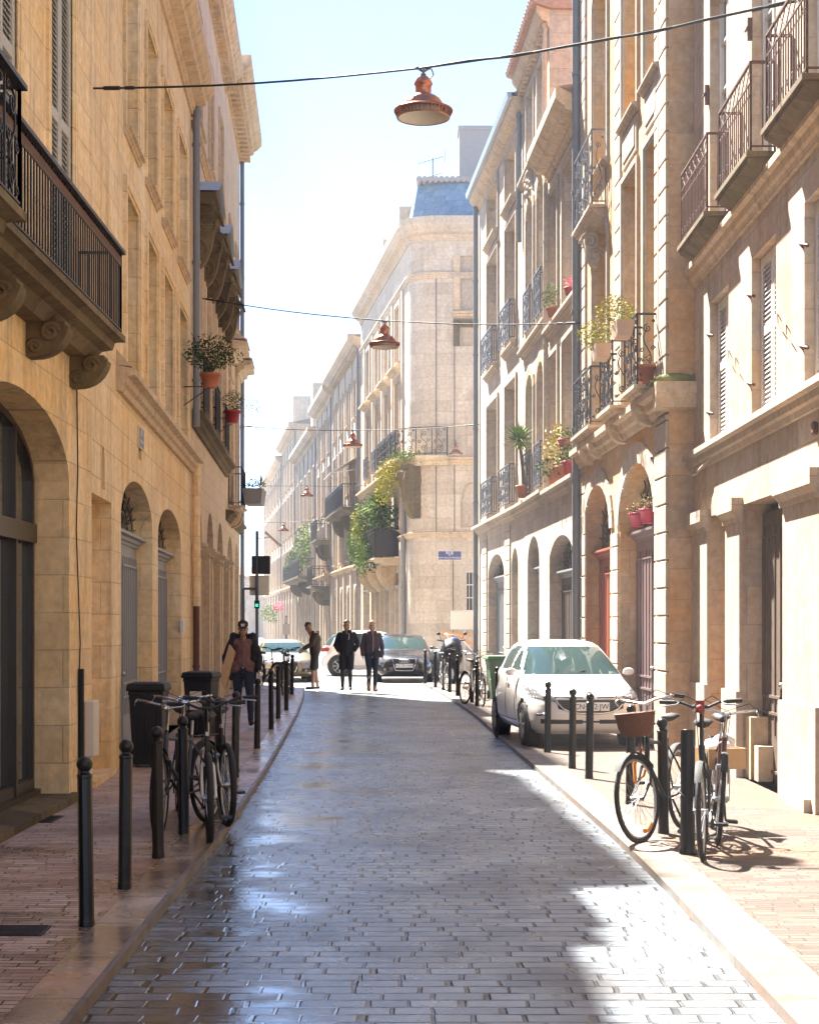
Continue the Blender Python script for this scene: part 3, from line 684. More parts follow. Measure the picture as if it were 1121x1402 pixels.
cornice(R3c, 0, R3c.L, 10.62, .58, .46, 'trim'); cornice(R3c, 0, R3c.L, 4.12, .28, .2, 'trim_pale', 'ledge', LEDG); cornice(R3c, 0, R3c.L, 7.40, .24, .16, 'trim_pale', 'string_course', LEDG)
door(R3c, ga, 2.6, 'door_wood')
for op in w1+w2: window(R3c, op, 'glass', surround=('trim_pale', .13, .05))
pipe(R3c, R3c.L-.05, .08, 4.4, 10.6, .05, 'trim_pale')

R3b = Fac('R', 2.836, 34.1, 2.616, 38.7, 'tall_townhouse', 'tall pale townhouse on the right with a tiled overhanging roof and arched upper windows'); P = R3b.S
ga = Op(P(738), P(722), 0, 3.6, .6, .28)
cc = [(746, 737), (731, 722)]
w1 = [Op(P(a), P(b), 4.5, 7.2, .35, .24) for a, b in cc]; w2 = [Op(P(a), P(b), 8.1, 11.1, .35, .24) for a, b in cc]; w3 = [Op(P(a), P(b), 12.1, 13.5, .0, .2) for a, b in cc]
shell(R3b, 'stoneR3b', 0, R3b.L, 14.15, [ga]+w1+w2+w3, roof=False)
q = R3b.mb(); q.prof([(.34, 14.27), (.34, 14.35), (-4.5, 15.8), (-9, 14.15), (0, 14.15)], -.12, R3b.L+.1)
n = 22
for i in range(n): a = -.1+(R3b.L+.2)*i/n; q.tube([(.39, a+.1, 14.32), (-4.5, a+.1, 15.83)], .09, 6)
q.build('roof', M['tile'], R3b.o)
cornice(R3b, 0, R3b.L, 13.8, .45, .26, 'trim', dent=.3); cornice(R3b, 0, R3b.L, 4.18, .28, .22, 'trim_pale', 'ledge', LEDG); cornice(R3b, 0, R3b.L, 7.75, .2, .15, 'trim_pale', 'string_course', LEDG); cornice(R3b, 0, R3b.L, 11.6, .2, .15, 'trim_pale', 'string_course', LEDG)
door(R3b, ga, 2.8, 'door_grey')
for op in w1+w2: window(R3b, op, 'glass', surround=('trim_pale', .14, .05)); voussoirs(R3b, op, .22, 7, .05, 'trim')
for op in w3: window(R3b, op, 'glass', surround=('trim_pale', .1, .04))
for op in w1+w2:
    r = R3b.mb(); railing(r, (.10, op.a), (.10, op.b), op.z0+.02, .95, 'scroll', .012); railing(r, (0, op.a), (.10, op.a), op.z0+.02, .95, 'bars', .012, .05); r.build('window_guard', M['iron_grey'], R3b.o)
for op in w2:
    q = R3b.mb(); q.slab([(op.c-.62, op.z1+.05), (op.c+.62, op.z1+.05), (op.c+.3, op.z1+.6), (op.c-.3, op.z1+.6)], -.01, .05)
    for i in range(30): q.ball((.06, op.c+random.uniform(-.45, .45), op.z1+.1+random.uniform(0, .45)), random.uniform(.04, .10), 6)
    remesh_(q.build('carved_ornament', M['trim_pale'], R3b.o))
pipe(R3b, .08, .08, 10.9, 13.8, .05, 'trim_pale')

R3a = Fac('R', 2.616, 38.7, 1.972, 48.0, 'guttered_townhouse', 'pale townhouse at the far right corner with a zinc gutter and scrolled window guards'); P = R3a.S
ga = Op(P(690), P(668), 0, 3.5, .6, .28); gb = Op(P(709), P(700), 0, 3.5, .5, .28)
cc = [(707, 693), (682, 668)]
w1 = [Op(P(a), P(b), 4.5, 7.5, 0, .28) for a, b in cc]; w2 = [Op(P(a), P(b), 8.4, 11.4, 0, .28) for a, b in cc]; w3 = [Op(P(a), P(b), 11.9, 13.2, 0, .24) for a, b in cc]
shell(R3a, 'stoneR3', 0, R3a.L, 13.8, [ga, gb]+w1+w2+w3, roof=False)
q = R3a.mb(); q.prof([(.28, 13.92), (-4.5, 15.0), (-9, 13.8), (0, 13.8)], 0, R3a.L); q.build('roof', M['zinc'], R3a.o)
cornice(R3a, 0, R3a.L, 13.42, .42, .26, 'trim'); cornice(R3a, 0, R3a.L, 4.18, .28, .22, 'trim_pale', 'ledge', LEDG)
q = R3a.mb(); q.prof([(.26, 13.8), (.35, 13.8), (.38, 13.93), (.26, 13.93)], 0, R3a.L); q.build('gutter', M['zinc_light'], R3a.o)
door(R3a, ga, 2.8); door(R3a, gb, 2.8)
quoins(R3a, P(667), P(661), 0, 4.1, .36, .035); quoins(R3a, P(699), P(692), 0, 4.1, .36, .035)
for op in w1+w2+w3: window(R3a, op, 'glass', surround=('trim_pale', .14, .05), sill=('trim_pale', .18, .16) if op.z0 > 5 else None)
for op in w1+w2:
    r = R3a.mb(); railing(r, (.18, op.a-.05), (.18, op.b+.05), op.z0+.02, .95, 'scroll', .013); railing(r, (0, op.a-.05), (.18, op.a-.05), op.z0+.02, .95, 'bars', .013, .06); r.build('window_guard', M['iron_grey'], R3a.o)
pipe(R3a, R3a.L-.15, .10, .1, 13.5, .07); pipe(R3a, .12, .08, 10.5, 13.5, .06)

# ================================================================ FAR CORNER HOUSE (R4): side wall facing the crossing + street front
R4 = Fac('L', .95, 60.0, 8.0, 60.0, 'corner_house', 'pale corner house across the junction with a blue slate attic and scrolled corner balcony')
P = R4.S
H4 = 15.7
blind1 = Op(P(630), P(662), R4.Z(640, 425), R4.Z(640, 350), 0, .12); blind2 = Op(P(630), P(662), R4.Z(640, 474), R4.Z(640, 448), 0, .10)
archb = Op(P(630), P(661), R4.Z(640, 722), R4.Z(640, 660), .8, .12); gril = Op(P(639), P(650), R4.Z(640, 836), R4.Z(640, 783), 0, .12)
mb = R4.mb(); wall(mb, 0, R4.L, 0, H4, [blind1, blind2, archb, gril])
# rounded corner and street front live in world space
cxr, cyr, rad = .95, 61.0, 1.0
dR = Vector((-.133, 1)).normalized(); nR = Vector((-dR.y, dR.x))
def wloc(x, y, z): v = R4.o.matrix_world.inverted() @ Vector((x, y, z)); return v
bpy.context.view_layer.update()
a_end = math.atan2(nR.y, nR.x); a_end = a_end if a_end > 0 else a_end+2*math.pi
a_beg = 1.5*math.pi
arc = [(cxr+rad*math.cos(a_beg+(a_end-a_beg)*i/12), cyr+rad*math.sin(a_beg+(a_end-a_beg)*i/12)) for i in range(13)]
def arcwall(mb, arc, z0, z1):
    for p, q in zip(arc, arc[1:]):
        mb.add([wloc(p[0], p[1], z0), wloc(q[0], q[1], z0), wloc(q[0], q[1], z1), wloc(p[0], p[1], z1)], [(0, 1, 2, 3)], True)
frs = mb.fr; mb.fr = None; arcwall(mb, arc, 0, H4); mb.fr = frs
ws = arc[-1]
mb.build('wall', M['stoneR4'], R4.o, fix=False)
def arcmould(prof, z0, h, p, mname, name):
    m_ = MB(); pts = []
    path = [(8.0, 60.0)]+arc+[(ws[0]+dR.x*16.6, ws[1]+dR.y*16.6)]
    nn = []
    for i in range(len(path)):
        a = Vector(path[max(0, i-1)]); b = Vector(path[min(len(path)-1, i+1)]); t = (b-a).normalized(); nn.append(Vector((-t.y, t.x)) if True else None)
    k = len(prof); vs = []
    for (x, y), n_ in zip(path, nn):
        for a, b in prof:
            v = wloc(x+(-1)*(-n_.x)*a*p, y+n_.y*a*p, z0+b*h); vs.append(v)
    fs = [(i*k+j, i*k+(j+1) % k, (i+1)*k+(j+1) % k, (i+1)*k+j) for i in range(len(path)-1) for j in range(k)]
    m_.add(vs, fs); return m_.build(name, M[mname], R4.o)
L4s = R4.L
def pathsweep(path, prof, z0, h, p, mname, name, parent=None, closed_prof=True):
    m_ = MB(); k = len(prof); vs = []
    for i in range(len(path)):
        a = Vector(path[max(0, i-1)]); b = Vector(path[min(len(path)-1, i+1)]); t = (b-a).normalized(); n_ = Vector((-t.y, t.x))
        for q, r in prof: vs.append(wloc(path[i][0]+n_.x*q*p, path[i][1]+n_.y*q*p, z0+r*h))
    fs = [(i*k+j, i*k+(j+1) % k, (i+1)*k+(j+1) % k, (i+1)*k+j) for i in range(len(path)-1) for j in range(k)]
    fs += [tuple(range(k)), tuple(range((len(path)-1)*k, len(path)*k))]
    m_.add(vs, fs); return m_.build(name, M[mname], parent or R4.o)
def along(d_): return (ws[0]+dR.x*d_, ws[1]+dR.y*d_)
full = [(8.0, 60.0), (1.5, 60.0)]+arc+[along(.5), along(16.6)]
CL = [(0 if a == 0 else a, b) for a, b in CORN]
pathsweep(full, [(-.01, 0)]+CORN[1:-1]+[(-.01, 1)], H4-.35, .8, .45, 'trim_pale', 'cornice')
pathsweep(full, [(-.01, 0)]+LEDG[1:-1]+[(-.01, 1)], 14.0, .25, .12, 'trim_pale', 'string_course')
pathsweep(full, [(-.01, 0)]+LEDG[1:-1]+[(-.01, 1)], 7.35, .3, .25, 'trim', 'ledge')
pathsweep(full, [(-.01, 0)]+LEDG[1:-1]+[(-.01, 1)], 4.75, .22, .14, 'trim', 'band_course')
R4f = Fac('R', ws[0], ws[1], *along(16.6), parent=R4); YF = R4f.s_y
bays = [63.6, 67.0, 70.4, 73.8]
w1 = [Op(YF(y-.65), YF(y+.65), 5.2, 7.2, 0, .28) for y in bays]; w2 = [Op(YF(y-.6), YF(y+.6), 8.0, 10.8, 0, .28) for y in bays]; w3 = [Op(YF(y-.6), YF(y+.6), 11.5, 13.6, 0, .28) for y in bays]
gg = [Op(YF(y-1.0), YF(y+1.0), 0, 3.6, .0, .35) for y in bays]
mb = R4f.mb(); wall(mb, 0, 16.6, 0, H4, w1+w2+w3+gg)
mb.quad((0, 16.6, 0), (-9, 16.6, 0), (-9, 16.6, H4), (0, 16.6, H4)); mb.build('street_wall', M['stoneR4'], R4.o, fix=False)
for op in w1+w2+w3: window(R4f, op, 'glass', surround=('trim_pale', .22, .09), sill=('trim_pale', .15, .16), bars=3)
for op in gg: door(R4f, op, 3.0, 'door_wood', 2)
for op in w2:
    h = R4f.mb(); moulding(h, LEDG, op.a-.35, op.b+.35, 11.0, .3, .4); h.build('hood', M['trim'], R4.o)
    r = R4f.mb(); railing(r, (.2, op.a), (.2, op.b), 8.0, .9, 'scroll', .016); railing(r, (0, op.a), (.2, op.a), 8.0, .9, 'scroll', .016); r.build('window_guard', M['iron_grey'], R4.o)
for y in (62.3, 65.3, 68.7, 72.1, 75.4):
    q = R4f.mb(); q.box(-.001, .14, YF(y)-.25, YF(y)+.25, 0, 4.7); q.box(-.001, .08, YF(y)-.2, YF(y)+.2, 7.7, 14); q.build('pilaster', M['trim_pale'], R4.o)
for op in (blind1, blind2, archb):
    q = R4.mb(); ol = op.outline(0.0); q.add([(-op.dep, a, z) for a, z in ol], [tuple(range(len(ol)))]); q.build('blind_window', M['trim_pale'], R4.o, fix=False)
for op, hh in ((blind1, .35), (blind2, .15)):
    q = R4.mb(); moulding(q, LEDG, op.a-.25, op.b+.1, op.z0-.3 if hh > .2 else op.z1, .28, .22); q.box(-.001, .05, op.a-.25, op.a-.02, op.z0, op.z1); q.build('blind_window_trim', M['mossy' if hh < .2 else 'trim'], R4.o)
q = R4.mb(); q.quad((-.10, gril.a, gril.z0), (-.10, gril.b, gril.z0), (-.10, gril.b, gril.z1), (-.10, gril.a, gril.z1)); g_ = q.build('barred_window', M['rubber'], R4.o, fix=False)
q = R4.mb()
for i in range(4): z = gril.z0+(gril.z1-gril.z0)*i/3; q.box(-.06, .02, gril.a-.03, gril.b+.03, z-.02, z+.02)
for t in (.3, .7): x = gril.a+(gril.b-gril.a)*t; q.box(-.05, .0, x-.012, x+.012, gril.z0, gril.z1)
q.build('bars', M['alloy'], g_)
q = R4.mb()
for px_ in (597, 622): s_ = P(px_); q.tube([(.012, s_, 4.8), (.012, s_, 14.0)], .018, 4)
s_ = P(620); q.tube([(.012, s_, 1.2), (.012, s_, 4.3)], .018, 4)
q.build('wall_cable', M['iron_grey'], R4.o)
pipe(R4f, .55, .09, .1, 7.3, .07)
# slate attic, behind the gutter
q = MB(); base = [(1.3, 60.35), (6.9, 60.35), (6.9, 68), (.3, 68)]; topp = [(1.55, 60.75), (6.9, 60.75), (6.9, 67.5), (.7, 67.5)]
q.add([wloc(x, y, H4+.45) for x, y in base[:1]]+[wloc(2.75, 60.35, H4+.45), wloc(2.75, 66, H4+.45), wloc(-.4, 66, H4+.45), wloc(.05, 61.2, H4+.45)]+
      [wloc(1.2, 60.85, H4+2.0), wloc(2.7, 60.75, H4+2.0), wloc(2.7, 66, H4+2.0), wloc(0, 66, H4+2.0), wloc(.3, 61.5, H4+2.0)],
      [(0, 1, 6, 5), (1, 2, 7, 6), (2, 3, 8, 7), (3, 4, 9, 8), (4, 0, 5, 9), (5, 6, 7, 8, 9)])
q.build('slate_attic', M['slate'], R4.o)
q = MB()
for i in range(14):
    x = .35+i*.2; q.tube([wloc(x, 60.6, H4+2.02), wloc(x+.02, 62.5, H4+2.25)], .12, 6)
q.build('attic_tiles', M['planter_grey'], R4.o)
q = MB(); q.plan([(0, 0), (1, 0), (1, 1), (0, 1)], 0, 1); q.v = []; q.f = []; q.m = []; q.sm = []
def wbox(q, x0, x1, y0, y1, z0, z1):
    q.add([wloc(x, y, z) for z in (z0, z1) for y in (y0, y1) for x in (x0, x1)], [(0,2,3,1),(4,5,7,6),(0,1,5,4),(1,3,7,5),(3,2,6,7),(2,0,4,6)])
wbox(q, 2.76, 8, 60.5, 66, H4+.4, H4+2.0); wbox(q, -.2, 8, 62.0, 77, H4-.2, H4+.5); q.build('attic_wall', M['stoneR4'], R4.o)
q = MB(); wbox(q, 1.85, 4.2, 62.5, 63.6, H4+1.9, H4+4.35); ch = q.build('chimney', M['planter_grey'], R4.o)
q = MB(); wbox(q, 1.80, 4.25, 62.45, 63.65, H4+4.35, H4+4.5); q.build('chimney_cap', M['planter_grey'], ch)
q = MB()
for i in range(2):
    y = 65.5+i*5.5; x = along(y-61)[0]
    wbox(q, x+.25, x+2.2, y-1.0, y+1.0, H4+.4, H4+2.0)
q.build('dormer', M['trim_pale'], R4.o)
q = MB(); c_ = (.85, 61.6); z = H4+2.05
q.tube([wloc(c_[0], c_[1], z-.1), wloc(c_[0], c_[1], z+1.0)], .025, 5)
for zz, ln in ((z+.95, 1.0), (z+.35, .8)):
    q.tube([wloc(c_[0]-ln*.55, c_[1]+.1, zz-.12), wloc(c_[0]+ln*.4, c_[1], zz+.12)], .02, 5)
    for i in range(6): t = -.5+i*.17; q.tube([wloc(c_[0]+ln*t-.05, c_[1]-.25, zz+t*.25), wloc(c_[0]+ln*t+.05, c_[1]+.25, zz+t*.25)], .009, 4)
q.tube([wloc(c_[0]+.45, c_[1], z+.85), wloc(c_[0]+.45, c_[1], z+1.3)], .012, 4); q.build('antenna', M['iron_grey'], R4.o)
# corner balcony with scrolled railing
bp = [(1.34, 60.0), (1.1, 60.0)]+arc[1:]+[along(.6), along(2.5), along(5.0)]
pathsweep(bp, [(-.01, -.9), (.5, -.9), (.7, -.5), (.9, -.4), (1, -.2), (1, .05), (-.01, .05)], 7.62, .34, .62, 'trim', 'corner_balcony')
r = MB(); outp = []
for i in range(len(bp)):
    a = Vector(bp[max(0, i-1)]); b = Vector(bp[min(len(bp)-1, i+1)]); t = (b-a).normalized(); outp.append(Vector((bp[i][0]-t.y*.57, bp[i][1]+t.x*.57)))
class _W: pass
rw_ = MB(lambda p: wloc(p[0], p[1], p[2]))
pts = [Vector((outp[0].x, 60.0))]+outp
acc = [outp[0]]
for p_ in outp[1:]:
    if (p_-acc[-1]).length > .42: railing(rw_, tuple(acc[-1]), tuple(p_), 7.66, .98, 'scroll', .013); acc.append(p_)
railing(rw_, (1.34, 60.0), tuple(outp[0]), 7.66, .98, 'scroll', .013)
rw_.build('railing', M['iron'], R4.o)
q = MB(); cd = Vector((-1, -1)).normalized(); cp = Vector((cxr, cyr))+cd*rad*.97; sdv = Vector((-cd.y, cd.x))
def diag(n_, s_, z): return wloc(cp.x+cd.x*n_+sdv.x*s_, cp.y+cd.y*n_+sdv.y*s_, z)
q.fr = lambda p: diag(*p); corbel(q, 0, 7.35, .62, 1.9, .42); q.build('corner_console', M['mossy'], R4.o)
# lower balcony with solid black railing
lb = balcony(R4f, YF(63.0), YF(72.6), 4.15, 1.0, 1.1, 'bars', 'trim', 'iron', .28, 3, .9, .018, .06)
q = R4f.mb(); q.box(.93, .945, YF(63.1), YF(72.5), 4.2, 5.1); q.box(.05, .93, YF(63.05), YF(63.07), 4.2, 5.15); q.build('railing_screen', M['iron'], lb)

def far_house(Y0, Y1, H, m, bays, rows, lab, name='townhouse', balc=(), dent=0, p0=0.0, rf='zinc'):
    a = along(0); x0 = a[0]-.133*(Y0-a[1])+p0; x1 = a[0]-.133*(Y1-a[1])+p0
    F_ = Fac('R', x0, Y0, x1, Y1, name, lab); n = bays; bw = F_.L/n; ops = []; gr = []; allw = []
    for i in range(n):
        c = (i+.5)*bw; gr.append(Op(c-bw*.30, c+bw*.30, 0, 3.5, .5, .35))
        for z0, z1 in rows: allw.append(Op(c-min(.65, bw*.25), c+min(.65, bw*.25), z0, z1, 0, .28))
    shell(F_, m, 0, F_.L, H, gr+allw, roof=False)
    q = F_.mb(); q.prof([(.3, H+.1), (-4.5, H+1.2), (-9, H), (0, H)], 0, F_.L); q.build('roof', M[rf], F_.o)
    cornice(F_, 0, F_.L, H-.6, .75, .6, 'trim_pale', dent=dent); cornice(F_, 0, F_.L, 4.2, .3, .22, 'trim', 'ledge', LEDG)
    for op in gr: door(F_, op, 2.9, 'door_wood', 1)
    for op in allw: window(F_, op, 'glass', surround=('trim_pale', .2, .09), sill=('trim_pale', .16, .18), bars=2)
    for i in range(n+1):
        q = F_.mb(); c = min(max(i*bw, .25), F_.L-.25); q.box(-.001, .12, c-.2, c+.2, 0, 4.2); q.box(-.001, .07, c-.16, c+.16, 4.5, H-.6); q.build('pilaster', M['trim_pale'], F_.o)
    pipe(F_, .15, .1, .1, H-.5, .07)
    for (ya, yb, z, p, h) in balc: balcony(F_, F_.s_y(ya), F_.s_y(yb), z, p, h, 'bars', 'mossy', 'iron', .3, 2, .8, .016, .12)
    return F_
R5 = far_house(77.6, 92.0, 14.9, 'stoneR5', 4, [(4.8, 7.0), (8.0, 10.4), (11.4, 13.2)], 'weathered house next beyond the slate-roofed corner house, with a long black balcony', balc=[(77.9, 87.5, 7.1, .85, 1.05)], dent=.5)
R6 = far_house(92.0, 103.0, 14.6, 'stoneR6', 3, [(4.8, 7.2), (8.0, 10.4), (11.2, 13.2)], 'weathered house with two small balconies one above the other, before the leafy balcony', balc=[(92.5, 96.5, 6.3, .9, 1.1), (93.0, 97.0, 3.75, 1.1, 1.1)])
R7 = far_house(103.0, 122.0, 13.6, 'stoneR5', 5, [(4.8, 7.2), (8.4, 11.4)], 'hazy stone house with a leafy green balcony far down the street', balc=[(104, 121, 4.6, 1.1, 1.1)])
R8 = far_house(122.0, 140.0, 16.2, 'stoneR6', 5, [(4.8, 7.2), (8.4, 11.4), (12.2, 14.4)], 'hazy tall house beyond the leafy balcony, below the two blank chimney blocks')
R9 = far_house(140.0, 172.0, 15.5, 'stoneR5', 7, [(4.8, 7.2), (8.4, 11.4), (12.2, 14)], 'farthest hazy house closing the right side of the street')
q = R7.mb(); q.box(-7.5, -1.0, 17.2, 19.0, 13, 18.9); q.build('chimney_block', M['stoneR6'], R7.o)
q = R8.mb(); q.box(-6, -.8, 17.0, 17.9, 15, 20.5); q.box(-3.0, -.3, 15.0, 17.5, 15, 18); q.build('chimney_block', M['stoneR6'], R8.o)
# the street end
FE = Fac('L', -40, 196, 5, 204, 'distant_house', 'distant low hazy building closing the end of the street')
ops = [Op(i*3.2+1.0, i*3.2+2.2, z, z+2.0, 0, .2) for i in range(13) for z in (1.0, 4.2)]
shell(FE, 'stoneR6', 0, FE.L, 7.2, ops)
for op in ops: window(FE, op, 'glass', bars=1)
cornice(FE, 0, FE.L, 6.8, .5, .4, 'trim_pale')
# ================================================================ GROUND
def interp(tab, y):
    for (a, b), (c, d) in zip(tab, tab[1:]):
        if y <= c: return b+(d-b)*(y-a)/(c-a)
    return tab[-1][1]
LT = [(-12, -1.42), (7, -1.44), (9.4, -1.48), (14.4, -1.53), (20, -1.68), (25, -1.86), (32, -2.12), (40, -2.50), (47.5, -3.0)]
RT = [(-12, 1.62), (7, 1.64), (12, 1.68), (17, 1.57), (23.4, 1.40), (32, 1.20), (38, .93), (42.5, .70), (48, .33)]
def smoothT(tab, y): return (interp(tab, y-1.5)+2*interp(tab, y)+interp(tab, y+1.5))/4

def paving(name, base1, base2, bw, bh, mortar, mk, bumpd=.01, rough=(.25, .6), wet=None, jit=.55, spec=.5, dirtc=(.05, .04, .035)):
    m, N, L, P_ = newmat(name)
    tc = N.new('ShaderNodeTexCoord'); V = tc.outputs['Object']
    wn = noise_n(N, L, V, 2.2, 3); wv = N.new('ShaderNodeVectorMath'); wv.operation = 'MULTIPLY_ADD'
    wv.inputs[1].default_value = (.05, .03, 0); L.new(wn.outputs['Color'], wv.inputs[0]); L.new(V, wv.inputs[2])
    sx = N.new('ShaderNodeSeparateXYZ'); L.new(wv.outputs[0], sx.inputs[0])
    row = mth(N, L, 'FLOOR', mth(N, L, 'DIVIDE', sx.outputs[1], bh)); wh = N.new('ShaderNodeTexWhiteNoise'); wh.noise_dimensions = '1D'; L.new(row, wh.inputs['W'])
    xs = mth(N, L, 'ADD', sx.outputs[0], mth(N, L, 'MULTIPLY', wh.outputs['Value'], jit*bw))
    c1n = N.new('ShaderNodeCombineXYZ'); L.new(xs, c1n.inputs[0]); L.new(mth(N, L, 'MULTIPLY', row, 3.7), c1n.inputs[1]); nw = noise_n(N, L, c1n.outputs[0], 2.6, 1)   # stones of uneven length
    xs = mth(N, L, 'ADD', xs, mth(N, L, 'MULTIPLY', nw.outputs[0], jit*bw*2.2)); cbn = N.new('ShaderNodeCombineXYZ'); L.new(xs, cbn.inputs[0]); L.new(sx.outputs[1], cbn.inputs[1])
    br = N.new('ShaderNodeTexBrick'); br.offset = .5; L.new(cbn.outputs[0], br.inputs['Vector'])
    for k, v in (('Color1', (0, 0, 0, 1)), ('Color2', (1, 1, 1, 1)), ('Mortar', (.4, .4, .4, 1)), ('Scale', 1.0), ('Mortar Size', mk), ('Mortar Smooth', .55), ('Bias', 0.0), ('Brick Width', bw), ('Row Height', bh)):
        br.inputs[k].default_value = v
    nl = noise_n(N, L, V, .7, 5); nf = noise_n(N, L, V, 28, 5, .7); nm = noise_n(N, L, V, 3.5, 5)
    c = mixc(N, L, br.outputs['Color'], base1, base2)
    r1 = ramp(N, [(.45, 0), (.64, .7)]); L.new(nl.outputs[0], r1.inputs[0]); c = mixc(N, L, r1.outputs[0], c, dirtc)
    r2 = ramp(N, [(.3, .75), (.7, 1.15)]); L.new(nf.outputs[0], r2.inputs[0]); c = mixc(N, L, 1.0, c, r2.outputs[0], 'MULTIPLY')
    # uneven joints: some wide and dark, some nearly closed
    rj = ramp(N, [(.35, .25), (.6, 1.0)]); L.new(nm.outputs[0], rj.inputs[0]); jf = mth(N, L, 'MULTIPLY', br.outputs['Fac'], rj.outputs[0])
    c = mixc(N, L, jf, c, mortar)
    rr = ramp(N, [(.35, rough[0]), (.65, rough[1])]); L.new(nm.outputs[0], rr.inputs[0]); R_ = rr.outputs[0]
    h = mth(N, L, 'SUBTRACT', mth(N, L, 'ADD', mth(N, L, 'MULTIPLY', nf.outputs[0], .22), mth(N, L, 'MULTIPLY', br.outputs['Color'], .25)), jf)
    bs = 1.0
    if wet:
        sp = N.new('ShaderNodeSeparateXYZ'); L.new(V, sp.inputs[0])
        g = mth(N, L, 'MULTIPLY_ADD', mth(N, L, 'ABSOLUTE', mth(N, L, 'ADD', sp.outputs[0], wet[2] if len(wet) > 2 else 0.0)), wet[0], wet[1])              # more water towards the left kerb
        wn2 = noise_n(N, L, V, .9, 6, .6); ws_ = mth(N, L, 'ADD', mth(N, L, 'MULTIPLY', wn2.outputs[0], 1.1), g)
        ws_ = mth(N, L, 'SUBTRACT', ws_, mth(N, L, 'MULTIPLY', mth(N, L, 'MAXIMUM', mth(N, L, 'SUBTRACT', sp.outputs[1], 13.0), 0.0), .012))
        ws_ = mth(N, L, 'SUBTRACT', ws_, mth(N, L, 'MULTIPLY', br.outputs['Color'], .10)); ws_ = mth(N, L, 'ADD', ws_, mth(N, L, 'MULTIPLY', jf, .15))
        rw = ramp(N, [(.62, 0), (.74, 1)]); L.new(ws_, rw.inputs[0]); W = rw.outputs[0]
        rd = ramp(N, [(.35, 0), (.62, 1)]); L.new(ws_, rd.inputs[0]); D = rd.outputs[0]      # damp: darker and smoother
        c = mixc(N, L, D, c, mixc(N, L, 1.0, c, (.42, .40, .40), 'MULTIPLY'))
        R_ = mixc(N, L, D, R_, (.16, .16, .16)); R_ = mixc(N, L, W, R_, (.05, .05, .05))
        bs = mth(N, L, 'SUBTRACT', 1.0, mth(N, L, 'MULTIPLY', W, .80))
    L.new(c, P_.inputs['Base Color']); L.new(R_, P_.inputs['Roughness']); P_.inputs['Specular IOR Level'].default_value = spec
    b = N.new('ShaderNodeBump'); b.inputs['Distance'].default_value = bumpd
    if hasattr(bs, 'links'): L.new(bs, b.inputs['Strength'])
    else: b.inputs['Strength'].default_value = bs
    L.new(h, b.inputs['Height']); L.new(b.outputs[0], P_.inputs['Normal'])
    return m
M['setts'] = paving('stone_setts', (.21,.25,.29), (.345,.40,.445), .25, .145, (.008,.008,.009), .0135, .020, (.26, .42), wet=(-.34, .22, 1.1), spec=1.0)
M['brick_walk'] = paving('brick_pavement', (.38,.27,.225), (.58,.44,.38), .22, .075, (.06,.04,.035), .007, .006, (.38, .62), wet=(-.10, -.06, 1.7), spec=.35, dirtc=(.26,.14,.09))
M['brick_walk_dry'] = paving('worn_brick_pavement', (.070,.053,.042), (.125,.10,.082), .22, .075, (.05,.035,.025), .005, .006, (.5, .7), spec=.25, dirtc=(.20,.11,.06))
M['kerbstone'] = paving('kerb_stone_wet', (.46,.38,.32), (.58,.50,.43), 4.0, .95, (.08,.06,.05), .006, .004, (.2, .5), wet=(0, -.01), dirtc=(.40,.20,.10), jit=0)
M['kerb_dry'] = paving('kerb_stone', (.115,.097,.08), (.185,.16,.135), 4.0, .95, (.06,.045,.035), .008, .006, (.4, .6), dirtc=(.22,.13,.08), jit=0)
M['gr'] = paving('pale_plaza_paving', (.22,.21,.195), (.28,.265,.245), .6, .3, (.18,.15,.13), .006, .005, (.3, .55), wet=(0, -.02))

def strip(name, fa, fb, y0, y1, z, m, step=.5, kind='structure', thick=None):
    n = int((y1-y0)/step); mb = MB(); vs = []
    for i in range(n+1):
        y = y0+(y1-y0)*i/n; vs += [(fa(y), y, z), (fb(y), y, z)]
    mb.add(vs, [(2*i, 2*i+1, 2*i+3, 2*i+2) for i in range(n)])
    if thick:
        for off, fn in ((0, fa), (1, fb)):
            v2 = []
            for i in range(n+1): y = y0+(y1-y0)*i/n; v2 += [(fn(y), y, z), (fn(y), y, z-thick)]
            mb.add(v2, [(2*i, 2*i+1, 2*i+3, 2*i+2) for i in range(n)])
        for y in (y0, y1): mb.add([(fa(y), y, z), (fb(y), y, z), (fb(y), y, z-thick), (fa(y), y, z-thick)], [(0, 1, 2, 3)])
    o = mb.build(name, M[m]); tag(o, kind=kind); return o
g = MB(); g.quad((-600, -200, -.10), (600, -200, -.10), (600, 1400, -.10), (-600, 1400, -.10)); tag(g.build('ground', M['gr']), kind='structure')
lc = lambda y: smoothT(LT, y); rc = lambda y: smoothT(RT, y)
KH = .055
strip('road', lambda y: lc(y), lambda y: rc(y), -12, 47.5, -KH, 'setts')
q = MB(); q.quad((-40, 47.5, -KH), (40, 47.5, -KH), (40, 59.2, -KH), (-40, 59.2, -KH)); tag(q.build('crossing', M['gr']), kind='structure')
strip('far_road', lambda y: -5.2-.133*(y-60), lambda y: -1.6-.133*(y-60), 59.2, 190, -KH, 'setts', 5)
strip('far_pavement', lambda y: -1.6-.133*(y-60), lambda y: .4-.133*(y-60), 59.2, 190, .0, 'gr', 5, thick=.09)
strip('corner_pavement', lambda y: .6, lambda y: 40, 59.2, 60.2, .0, 'gr', .5, thick=.09)
kw = .29
strip('left_kerb', lambda y: lc(y)-kw, lc, -12, 47.3, .004, 'kerbstone', thick=.09)
strip('left_pavement', lambda y: -6.5, lambda y: lc(y)-kw-.006, -12, 47.3, 0, 'brick_walk', thick=.09)
strip('left_kerb_edge', lambda y: lc(y)-.03, lambda y: lc(y)+.004, -12, 47.3, .007, 'kerb_dry', thick=.07)
